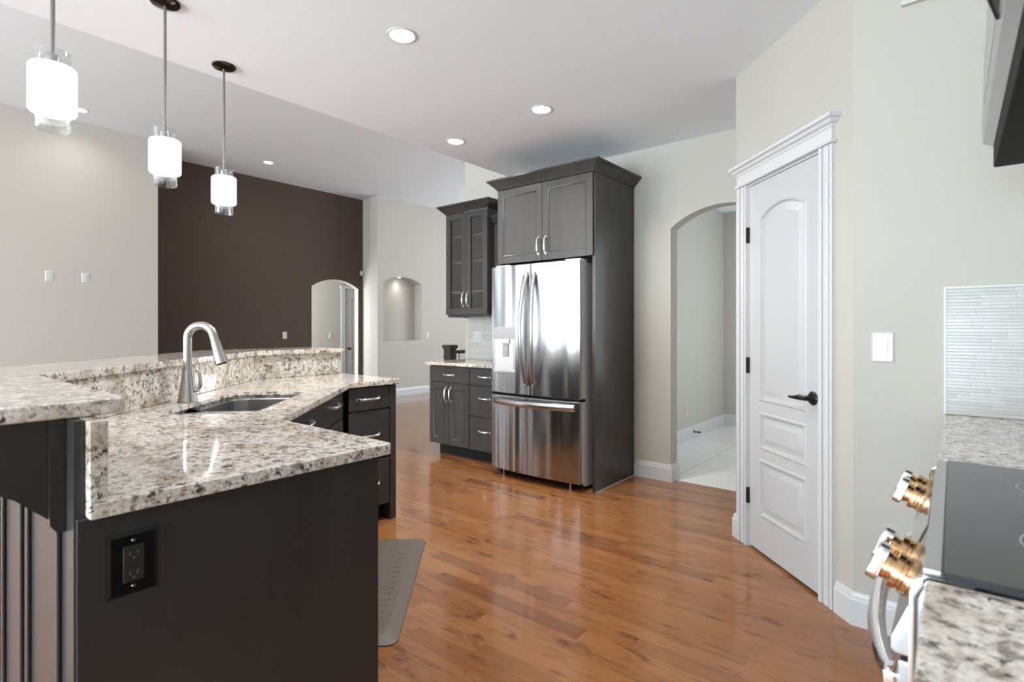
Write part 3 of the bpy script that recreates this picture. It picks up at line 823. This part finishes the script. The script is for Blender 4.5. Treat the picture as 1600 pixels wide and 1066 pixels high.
# sink cabinet on the diagonal
t = thing('sink_cabinet', 'dark diagonal sink cabinet with two top fronts and two doors', 'cabinet', (-2.5, 1.3, 0))
wf = -.672
MB().prism([sw(2.08, wf - .021), sw(3.24, wf - .021), sw(3.24, wf - .055), sw(2.08, wf - .055)], .105, .878).prism([sw(2.08, wf - .055), sw(2.11, wf - .055), sw(2.11, -1.27), sw(2.08, -1.27)], .105, .878).prism([sw(3.21, wf - .055), sw(3.24, wf - .055), sw(3.24, -1.27), sw(3.21, -1.27)], .105, .878).prism([sw(2.11, wf - .056), sw(3.21, wf - .056), sw(3.21, -1.27), sw(2.11, -1.27)], .105, .125).build('carcass', M['cab'], t)
MB().prism([sw(2.10, wf - .10), sw(3.22, wf - .10), sw(3.22, wf - .12), sw(2.10, wf - .12)], 0, .104).build('toe_kick', M['blackm'], t)
FI2 = FI @ Matrix.Translation((0, wf - .02, 0))
sm = 2.78
for a0, a1 in ((2.19, sm - .002), (sm + .002, 3.255)):
    m_ = MB(); slab_front(m_, a0, a1, .718, .868, 0, FI2); d = m_.build('false_drawer', M['cab'], t); pull(d, FI2, 2.489 if a0 < 2.5 else 3.06, .81, .02, .15, False)
    m_ = MB(); shaker(m_, a0, a1, .112, .708, 0, FI2); d = m_.build('door', M['cab'], t); pull(d, FI2, a1 - .04 if a0 < 2.5 else a0 + .04, .61, .02, .13)
# drawer unit at the island's far end
XFD = -2.835
t = thing('drawer_cabinet', 'dark three drawer cabinet at the far end of the island', 'cabinet', (-3.1, 2.05, 0))
MB().box(-3.46, XFD - .021, 1.94, 2.212, .105, .878).build('carcass', M['cab'], t)
MB().box(-2.93, -2.91, 1.94, 2.212, 0, .104).build('toe_kick', M['blackm'], t)
MB().box(-3.46, XFD + .002, 2.213, 2.262, 0, .878, bev=.002, seg=1).build('end_panel', M['cab'], t)
fd_ = FX(XFD - .02)
for z0, z1 in ((.730, .868), (.418, .720), (.112, .408)):
    m_ = MB(); slab_front(m_, 1.905, 2.209, z0, z1, 0, fd_); d = m_.build('drawer', M['cab'], t); pull(d, fd_, 2.045, (z0 + z1) / 2, .02, .16, False)

# sink
t = thing('kitchen_sink', 'stainless double bowl undermount sink in the island granite', 'sink', (*sw(2.55, -.97), .6))
def bowl(a0, a1, b0, b1, r, depth):
    m_ = MB(); lp = []
    for d, z in ((-.012, .8788), (-.012, .8775), (0, .8775), (.002, .87), (.006, .70 + .18 - depth + .03), (.016, .70 + .18 - depth + .008), (.035, .70 + .18 - depth)):
        lp.append([(p[0], p[1], z) for p in rrect(a0 + d, a1 - d, b0 + d, b1 - d, max(r - d * .6, .02))])
    m_.loops(lp, mx=FI)
    return m_
bw1 = bowl(2.195, 2.445, -1.142, -.798, .075, .14).build('bowl', M['sink'], t, smooth=50)
bw2 = bowl(2.470, 2.905, -1.142, -.798, .075, .19).build('bowl', M['sink'], t, smooth=50)
for a, z in ((2.32, .741), (2.69, .691)):
    m_ = MB(); m_.lathe([(0, z), (.03, z), (.042, z + .002), (.044, z + .0005)], 20, mx=FI @ Matrix.Translation((a, -.97, 0))); m_.build('drain', M['chrome'], bw1 if a < 2.4 else bw2)
# faucet
fx0, fy0 = sw(2.555, -1.206)
t = thing('faucet', 'brushed nickel gooseneck pull-down faucet behind the island sink', 'faucet', (fx0, fy0, CZ))
m_ = MB(); m_.lathe([(0, CZ + .0005), (.041, CZ + .0005), (.041, CZ + .006), (.037, CZ + .02), (.033, CZ + .05), (.027, CZ + .09), (.0225, CZ + .13), (.0215, CZ + .142), (0, CZ + .142)], 28, mx=Matrix.Translation((fx0, fy0, 0)))
m_.build('body', M['nickel'], t)
ca, sa_ = R2 * .98, R2 * 1.02
ux, uy = math.cos(math.radians(44)), math.sin(math.radians(44))
def fp(r_, z): return (fx0 + ux * r_, fy0 + uy * r_, z)
zt = 1.197; rr = .056
pts = [fp(0, CZ + .12), fp(0, CZ + .2), fp(0, zt)]
for i in range(1, 13):
    a = PI - (PI - .16) * i / 12; pts.append(fp(rr + rr * math.cos(a), zt + rr * math.sin(a)))
lx, lz = pts[-1], None
dirv = (Vector(pts[-1]) - Vector(pts[-2])).normalized()
p1 = Vector(pts[-1]) + dirv * .03
pts.append(tuple(p1))
m_ = MB(); m_.tube(pts, .0178, 18); m_.build('spout', M['nickel'], t)
m_ = MB(); m_.tube([p1 - dirv * .004, p1 + dirv * .008, p1 + dirv * .03, p1 + dirv * .07, p1 + dirv * .098, p1 + dirv * .10], [.019, .020, .021, .026, .029, .024], 20)
sh = m_.build('spray_head', M['nickel'], t)
m_ = MB(); m_.tube([p1 + dirv * .1002, p1 + dirv * .1035], [.023, .021], 18); m_.build('nozzle', M['blackm'], sh)
m_ = MB()
vx, vy = math.cos(math.radians(YAW)), math.sin(math.radians(YAW))
def hp_(r_, z, e=0): return (fx0 + vx * r_ - uy * 0, fy0 + vy * r_, z)
ex, ey = -R2, R2   # lever on the side of the body, along the splash
def lv(r_, z): return (fx0 + ex * r_ + .0 , fy0 + ey * r_, z)
lx_, ly_ = math.cos(math.radians(YAW + 8)), math.sin(math.radians(YAW + 8))
def lv(r_, z): return (fx0 + lx_ * r_, fy0 + ly_ * r_, z)
m_.tube([lv(.022, .962), lv(.046, .964)], .010, 14)
m_.tube([lv(.040, .964), lv(.049, .972), lv(.053, .99), lv(.053, 1.02), lv(.047, 1.045), lv(.036, 1.056)], [.008, .0085, .008, .007, .006, .005], 12)
m_.build('lever', M['nickel'], t)

# floor mat
t0 = MB()
mo = [(-2.395, 2.135), (-1.680, 1.345)]
uxm = Vector((mo[1][0] - mo[0][0], mo[1][1] - mo[0][1])); Lm = uxm.length; uxm.normalize(); vm = Vector((-uxm.y, uxm.x)) * -1
FM = face_frame(mo[0], (uxm.x, uxm.y), (vm.x, vm.y))
lp = []
for d, z in ((0, .0005), (0, .004), (.006, .008), (.05, .018), (.056, .019)):
    lp.append([(p[0], p[1], z) for p in rrect(d, Lm - d, d, .46 - d, .045)])
t0.loops(lp, cap0=True, mx=FM)
# embossed border
for i in range(16):
    a = .12 + i * (Lm - .24) / 15
    t0.box(a - .017, a + .010, .085, .125, .0185, .0205, bev=.001, seg=1, mx=FM)
o = t0.build('floor_mat', M['mat'], None, smooth=20)
tag(o, 'brown cushioned floor mat lying in front of the sink cabinet', 'mat')

# ------------------------------------------------------------------ wall plates
def plate(name, label, cat, fr, a, z, kind, b=0.0, w_=.072, h_=.116, mats=None, gangs=1, group=None, ret_=False):
    pm, im = mats or (M['plate'], M['plate'])
    loc = fr @ Vector((a, b, z))
    t = thing(name, label, cat, loc, group)
    W = w_ + (gangs - 1) * .046
    m_ = MB()
    lp = []
    for d, e in ((0, .0003), (0, .002), (.006, .0065), (.007, .0068)):
        lp.append([(a + x * (W / 2 - d), b + e, z + y * (h_ / 2 - d)) for x, y in ((-1, -1), (1, -1), (1, 1), (-1, 1))])
    m_.loops(lp, cap0=True, mx=fr)
    m_.build('cover_plate', pm, t, smooth=20)
    for g in range(gangs):
        ag = a + (g - (gangs - 1) / 2) * .046
        k = h_ / .116; kw = min(w_ / .072, k)
        m_ = MB(); m_.box(ag - .0165 * kw, ag + .0165 * kw, b + .0069, b + .0095, z - .033 * k, z + .033 * k, bev=.001, seg=1, mx=fr)
        body = m_.build('rocker' if kind == 'switch' else 'receptacle', im, t)
        if kind == 'outlet':
            for zo in (-.018 * k, .018 * k):
                m_ = MB()
                for ax in (-.006 * kw, .006 * kw): m_.box(ag + ax - .0011 * kw, ag + ax + .0011 * kw, b + .0096, b + .0101, z + zo - .002 * k, z + zo + .005 * k, mx=fr)
                m_.box(ag - .002 * kw, ag + .002 * kw, b + .0096, b + .0101, z + zo - .009 * k, z + zo - .005 * k, mx=fr)
                m_.build('slot', M['blackm'] if pm is M['plate'] else M['screw'], body)
        for zo in (-.042 * k, .042 * k):
            m_ = MB(); m_.lathe([(0, 0), (.0032, 0), (.0025, .0012), (0, .0014)], 10, mx=fr @ Matrix.Translation((ag, b + .0069, z + zo)) @ Matrix.Rotation(-PI / 2, 4, 'X'))
            m_.build('screw', M['screw'] if pm is M['black'] else M['plate'], t)
    return t
plate('electrical_outlet', 'black outlet on the dark end panel of the island', 'outlet', FX(-1.268),   .3545, .773, 'outlet', w_=.087, h_=.124, mats=(M['black'], plain('charcoal_plastic', (.03, .03, .03, 1), .3)))
plate('light_switch', 'white rocker switch right of the pantry door', 'light switch', FY(yR), -.224, 1.163, 'switch', w_=.078, h_=.125)
plate('light_switch', 'white switch plate on the beige living room wall, nearer the left picture edge', 'light switch', FX(XL), 1.38, 1.815, 'switch')
plate('light_switch', 'white switch plate on the beige living room wall, nearer the brown wall', 'light switch', FX(XL), 1.70, 1.82, 'switch')
plate('light_switch', 'small white switch plate on the dark brown wall', 'light switch', FX(XD), 4.454, 1.13, 'switch')
plate('light_switch', 'white switch seen inside the archway in the brown wall', 'light switch', FX(-9.6), 6.03, 1.10, 'switch')
plate('light_switch', 'white switch plate on the wall right of the arched niche', 'light switch', FX(XN), 7.07, 1.11, 'switch')
# strip wall (between brown wall and niche) frame
sa0 = Vector((XD, y1)); sb0 = Vector((XN, 5.898)); su = (sb0 - sa0).normalized()
FS = face_frame(sa0, (su.x, su.y), (su.y, -su.x))
plate('light_switch', 'white switch on the narrow wall between brown wall and arched niche', 'light switch', FS, .27, 1.11, 'switch')
plate('electrical_outlet', 'white double outlet on the tiles under the glass cabinet', 'outlet', FY(YB - .009), -3.885, 1.155, 'outlet', gangs=2)
FH_ = FX(-2.30)
plate('light_switch', 'white switch inside the kitchen arch near its left edge', 'light switch', FH_, 5.62, 1.147, 'switch')
plate('electrical_outlet', 'white outlet low on the hall wall inside the kitchen arch', 'outlet', FH_, 5.87, .335, 'outlet')
# motion sensor
t = thing('motion_sensor', 'small white motion sensor at the right edge of the brown wall', 'sensor', (XD + .03, y1 - .03, 2.25))
MB().box(XD + .001, XD + .05, y1 - .065, y1 - .012, 2.21, 2.29, bev=.008).build('housing', M['plate'], t)
MB().box(XD + .0505, XD + .054, y1 - .055, y1 - .022, 2.215, 2.245, bev=.001).build('lens', M['grey'], t)
# wall vent
t = thing('wall_vent', 'white vent high on the wall above the light switch', 'vent', (-.05, yR, 2.6))
MB().box(-.163, .09, yR - .022, yR - .001, 2.522, 2.67, bev=.003).build('frame', M['plate'], t)
for i in range(6):
    z = 2.545 + i * .02; MB().box(-.14, .067, yR - .026, yR - .0225, z, z + .010).build('slat', M['plate'], t)
# door stop on hall baseboard
t = thing('door_stop', 'small black door stop on the hall baseboard', 'door stop', (-2.28, 5.97, .06))
mxs = FH_ @ Matrix.Translation((6.05, .0165, .07)) @ Matrix.Rotation(-PI / 2, 4, 'X')
MB().lathe([(0, 0), (.014, 0), (.014, .004), (.006, .007), (.006, .06), (.0, .06)], 12, mx=mxs).build('stem', M['blackm'], t)
MB().lathe([(0, .0605), (.010, .0605), (.011, .066), (.009, .076), (0, .077)], 12, mx=mxs).build('tip', M['blackm'], t)

# ------------------------------------------------------------------ pendants
def make_pendant(label):
    t = thing('pendant_light', label, 'pendant light', (0, 0, 0), 'pendants over the island bar')
    Z = lambda dz: dz - H1
    m_ = MB(); m_.lathe([(0, -.0005), (.062, -.0005), (.062, -.006), (.056, -.013), (.018, -.020), (0, -.021)], 32); m_.build('canopy', M['darkmirror'], t)
    m_ = MB(); m_.lathe([(0, -.021), (.0065, -.021), (.0065, Z(2.14)), (0, Z(2.14))], 12); m_.build('rod', M['rod'], t)
    m_ = MB(); m_.lathe([(0, Z(2.14)), (.018, Z(2.14)), (.020, Z(2.13)), (.020, Z(2.07)), (0, Z(2.07))], 16); m_.build('socket', M['nickel'], t)
    m_ = MB(); m_.lathe([(.064, Z(2.094)), (.060, Z(2.100)), (.052, Z(2.102)), (.052, Z(2.098)), (.060, Z(2.094)), (.060, Z(1.955)), (.052, Z(1.951)), (.052, Z(1.947)), (.060, Z(1.948)), (.064, Z(1.955))], 36, closed=True)
    m_.build('opal_shade', M['glow'], t)
    m_ = MB(); m_.lathe([(.047, Z(1.892)), (.047, Z(2.150)), (.0445, Z(2.150)), (.0445, Z(1.892))], 32, closed=True); m_.build('glass_cylinder', M['clear'], t)
    m_ = MB(); m_.lathe([(0, Z(2.069)), (.017, Z(2.069)), (.03, Z(2.03)), (.03, Z(1.99)), (.018, Z(1.965)), (0, Z(1.96))], 18); m_.build('bulb', M['glow'], t)
    return t
p0 = make_pendant('lit pendant light farthest right of the three, in front of the brown wall')
p0.location = (-3.218, 1.343, H1)
p1_ = copy_tree(p0); p1_.location = (-2.796, .909, H1); p1_['label'] = 'middle lit pendant light of the three over the bar'
p2_ = copy_tree(p0); p2_.location = (-2.30, .42, H1); p2_['label'] = 'lit pendant light nearest the left picture edge'
# ------------------------------------------------------------------ recessed lights
def make_down(label, watts):
    t = thing('recessed_light', label, 'ceiling light', (0, 0, 0), 'recessed ceiling lights')
    m_ = MB(); m_.lathe([(.078, -.0003), (.076, -.004), (.066, -.006), (.060, -.001), (.060, -.0003)], 36, closed=True); m_.build('trim_ring', M['trim'], t)
    m_ = MB(); m_.lathe([(0, -.0006), (.060, -.0006), (.058, -.0025), (0, -.003)], 32); m_.build('lens', M['lamp'], t)
    l = bpy.data.lights.new('recessed_lamp', 'SPOT');  l.spot_size = math.radians(155); l.spot_blend = 1.0; l.shadow_soft_size = .055; l.specular_factor = 0.0;
    l.color = (1, .95, .88)
    l.energy = watts
    lo = bpy.data.objects.new('recessed_lamp', l); lo.location = (0, 0, -.02); COL.objects.link(lo); lo.parent = t
    return t
dls = [(-2.179, 1.777, 'recessed light nearest the camera in the kitchen ceiling'),
       (-2.179, 2.981, 'recessed kitchen ceiling light in front of the archway'),
       (-3.082, 3.056, 'recessed kitchen ceiling light close to the dark glass cabinet'),
       (-1.25, -.95, 'added unseen recessed fill light behind the camera, over the aisle')]  # last one is an extra lamp out of view, added to brighten the kitchen
first = None
for x, y, lb in dls:
    o = make_down(lb, 98) if first is None else copy_tree(first)
    first = first or o
    o.location = (x, y, H1); o['label'] = lb
first = make_down('recessed light in the living room ceiling beside the brown wall', 16); first.location = (-7.54, 3.75, H2)
n_ = make_down('small recessed light under the arched top of the wall niche', 7); n_.location = (XN - .12, (ny0 + ny1) / 2, nza - .004); n_.scale = (.6, .6, 1)
o = copy_tree(first); o.location = (-7.30, 1.56, H2); o['label'] = 'recessed living room ceiling light behind the leftmost pendant'

# ------------------------------------------------------------------ stair railing
t = thing('stair_railing', 'dark newel post and handrail beyond the short granite counter', 'railing', (-4.55, 4.44, 0))
nx, ny = -4.53, 4.40
m_ = MB(); m_.box(nx - .05, nx + .05, ny - .05, ny + .05, 0, 1.0).box(nx - .058, nx + .058, ny - .058, ny + .058, 0, .16, bev=.004).box(nx - .056, nx + .056, ny - .056, ny + .056, .90, .925, bev=.004)
post = m_.build('newel_post', M['cab'], t)
m_ = MB(); m_.sweep([(nx - .05, ny - .05), (nx + .05, ny - .05), (nx + .05, ny + .05), (nx - .05, ny + .05)], [(0, 1.0), (.004, 1.0), (.010, 1.018), (.015, 1.024), (.015, 1.045), (0, 1.045)], 1, closed=True)
m_.box(nx - .06, nx + .06, ny - .06, ny + .06, 1.0, 1.05, bev=.006); m_.build('post_cap', M['cab'], post)
m_ = MB(); m_.box(nx - .028, nx + .028, ny + .0505, 7.0, .945, .985, bev=.010); m_.build('handrail', M['cab'], t)
m_ = MB(); m_.box(nx - .02, nx + .02, ny + .0505, 7.0, .02, .05).box(nx - .02, nx + .02, 6.96, 7.0, 0, .02); m_.build('bottom_rail', M['cab'], t)
for i in range(22):
    y = ny + .15 + i * .11
    m_ = MB(); m_.lathe([(0, .05), (.007, .05), (.007, .945), (0, .945)], 8, mx=Matrix.Translation((nx, y, 0))); m_.build('baluster', M['grey'], t)

# ------------------------------------------------------------------ range side
RX = .64
o = MB().box(-.030, RX, -.7, .893, .879, CZ, bev=.005).build('countertop', M['granite']); tag(o, 'speckled granite countertop on the near side of the range', 'countertop')
o = MB().box(-.030, RX, 1.668, yR - .001, .879, CZ, bev=.005).build('countertop', M['granite']); tag(o, 'speckled granite countertop between range and switch wall', 'countertop')
for a0, a1, lb in ((-.69, .885, 'dark base cabinet under the granite on the near side of the range'), (1.675, yR - .004, 'dark base cabinet under the granite beyond the range')):
    t = thing('base_cabinet', lb, 'cabinet', (.3, (a0 + a1) / 2, 0))
    fr = face_frame((.02, 0), (0, 1), (-1, 0))
    MB().box(.0205, RX, a0, a1, .105, .878).build('carcass', M['cab'], t)
    MB().box(.09, .11, a0, a1, 0, .105).build('toe_kick', M['blackm'], t)
    am = (a0 + a1) / 2
    for b0, b1 in ((a0 + .003, am - .002), (am + .002, a1 - .003)):
        m_ = MB(); slab_front(m_, b0, b1, .718, .868, 0, fr); d = m_.build('drawer', M['cab'], t); pull(d, fr, (b0 + b1) / 2, .79, .02, .13, False)
        m_ = MB(); shaker(m_, b0, b1, .112, .708, 0, fr); d = m_.build('door', M['cab'], t); pull(d, fr, b1 - .04 if b0 < am - .1 else b0 + .04, .6, .02, .13)
# backsplash over far counter, on the switch wall
t = thing('tile_backsplash', 'pale linear mosaic tile panel on the wall beside the range', 'backsplash', (.3, yR, 1.1))
MB().box(-.022, RX, yR - .009, yR - .0005, CZ + .001, 1.390).build('tile', M['mosaic'], t)
MB().box(-.030, -.0225, yR - .012, yR - .0005, CZ + .001, 1.397).box(-.0225, RX, yR - .012, yR - .0005, 1.3905, 1.397).build('edge_trim', M['trim'], t)
o = MB().box(.632, .6445, -.7, yR - .013, CZ + .001, 1.39).build('tile_backsplash', m_mosaic('side_mosaic', 1)); tag(o, 'pale mosaic tile wall strip behind the range', 'backsplash')

# range
ry0, ry1 = .900, 1.660
t = thing('range', 'stainless slide-in electric range with black glass cooktop and front knobs', 'range', (.25, 1.28, 0))
MB().box(-.010, .620, ry0 + .004, ry1 - .004, .06, .896).build('body', M['steelrail'], t)
MB().box(.03, .6, ry0 + .03, ry1 - .03, .0, .0595).build('base', M['blackm'], t)
MB().box(-.032, -.012, ry0, ry1, .9115, .9205, bev=.002).box(-.032, .02, ry0, ry1, .897, .911).build('top_frame', M['rsteel'], t)
ck = MB().box(-.0115, .62, ry0 - .005, ry1 + .005, .9115, .9225, bev=.001, seg=1).build('cooktop', M['cooktop'], t)
for x, y, r in ((.17, 1.10, .095), (.17, 1.47, .075), (.43, 1.10, .075), (.43, 1.47, .105)):
    m_ = MB(); m_.lathe([(r, .9226), (r, .9229), (r - .003, .9229), (r - .003, .9226)], 40, mx=Matrix.Translation((x, y, 0)), closed=True); m_.build('burner_ring', M['grey'], ck)
# control panel slope
prof = [(-.010, .896), (-.026, .910), (-.031, .906), (-.068, .812), (-.070, .795), (-.064, .789), (-.010, .789)]
MXZ = Matrix(((1, 0, 0, 0), (0, 0, 1, 0), (0, 1, 0, 0), (0, 0, 0, 1)))
cp_ = MB().prism(prof, ry0 + .012, ry1 - .012, bev=.003, mx=MXZ).build('control_panel', M['rsteel'], t)
for y_ in (ry0, ry1 - .0115):
    MB().prism([(.0, .911), (-.028, .9112), (-.041, .902), (-.047, .885), (-.050, .70), (-.040, .70), (-.038, .875), (-.030, .895), (0, .899)], y_, y_ + .0115, bev=.003, mx=MXZ).build('end_trim', M['chrome'], cp_)
sl = Vector((-.037, 0, -.094)).normalized(); nrm = Vector((-.094, 0, .037)).normalized()
mid = Vector((-.0482, 0, .862))
# display inset
dm = Matrix(((sl.x, 0, nrm.x, mid.x), (0, 1, 0, 0), (sl.z, 0, nrm.z, mid.z), (0, 0, 0, 1)))
MB().box(-.040, .040, 1.17, 1.42, .0005, .003, bev=.001, seg=1, mx=dm).build('display', plain('glossy_display', (.5, .5, .52, 1), .12, metal=.9), cp_)
for y_ in (1.01, 1.095, 1.485, 1.575):
    mk = dm @ Matrix.Translation((0, y_, 0))
    m_ = MB(); m_.lathe([(0, .0005), (.029, .0005), (.029, .010), (.0265, .0115), (.0265, .016), (.029, .0175), (.029, .026), (.020, .027), (.020, .031), (.022, .032), (.022, .038), (.0, .038)], 28, mx=mk)
    k_ = m_.build('knob', M['goldtint'], cp_)
    m_ = MB(); m_.prism(rrect(-.030, .030, -.017, .017, .013, 4), .0383, .054, bev=.003, mx=mk); m_.build('knob_grip', M['chrome'], k_)
# oven door, handle, drawer
od = MB().box(-.060, -.0105, ry0 + .006, ry1 - .006, .235, .785, bev=.004).build('oven_door', M['rsteel'], t)
MB().box(-.0635, -.0602, ry0 + .08, ry1 - .08, .34, .66, bev=.001, seg=1).build('window', M['cooktop'], od)
pts = []
for i in range(19):
    u = i / 18; y = ry0 + .03 + (ry1 - ry0 - .06) * u; k = math.sin(PI * u) ** .75
    pts.append((-.066 - .046 * k, y, .745 - .02 * k))
m_ = MB(); m_.tube(pts, .0135, 14)
for y in (ry0 + .03, ry1 - .03): m_.box(-.078, -.058, y - .018, y + .018, .728, .762, bev=.005)
m_.build('handle', M['chrome'], od)
dw = MB().box(-.055, -.0105, ry0 + .006, ry1 - .006, .065, .228, bev=.004).build('storage_drawer', M['rsteel'], t)

# microwave over the range
t = thing('microwave', 'over-the-range microwave with black underside and steel front, upper right', 'microwave', (.35, 1.28, 1.6))
MB().box(.070, .636, ry0, ry1, 1.607, 2.03, bev=.004).build('housing', M['blackm'], t)
md_ = MB().prism([(.0695, 1.655), (.052, 1.665), (.050, 1.70), (.054, 1.85), (.060, 1.98), (.066, 2.028), (.0695, 2.03)], ry0 + .002, ry1 - .002, mx=MXZ).build('door', M['rsteel'], t, smooth=50)
MB().prism([(.0535, 1.72), (.0500, 1.72), (.0572, 1.96), (.061, 1.96)], ry0 + .25, ry1 - .12, mx=MXZ).build('window', M['cooktop'], md_)
pts = [(.056 - .016 * math.sin(PI * i / 10) ** .5, 1.05, 1.69 + .29 * i / 10) for i in range(11)]
m_ = MB(); m_.tube(pts, .010, 12); m_.build('handle', M['black'], md_)
MB().box(.09, .33, ry0 + .03, ry0 + .31, 1.603, 1.6065, bev=.001, seg=1).build('grease_filter', M['nickel'], t)

for o in list(bpy.data.objects):
    if o.type == 'MESH' and o.data.users == 0: bpy.data.objects.remove(o)
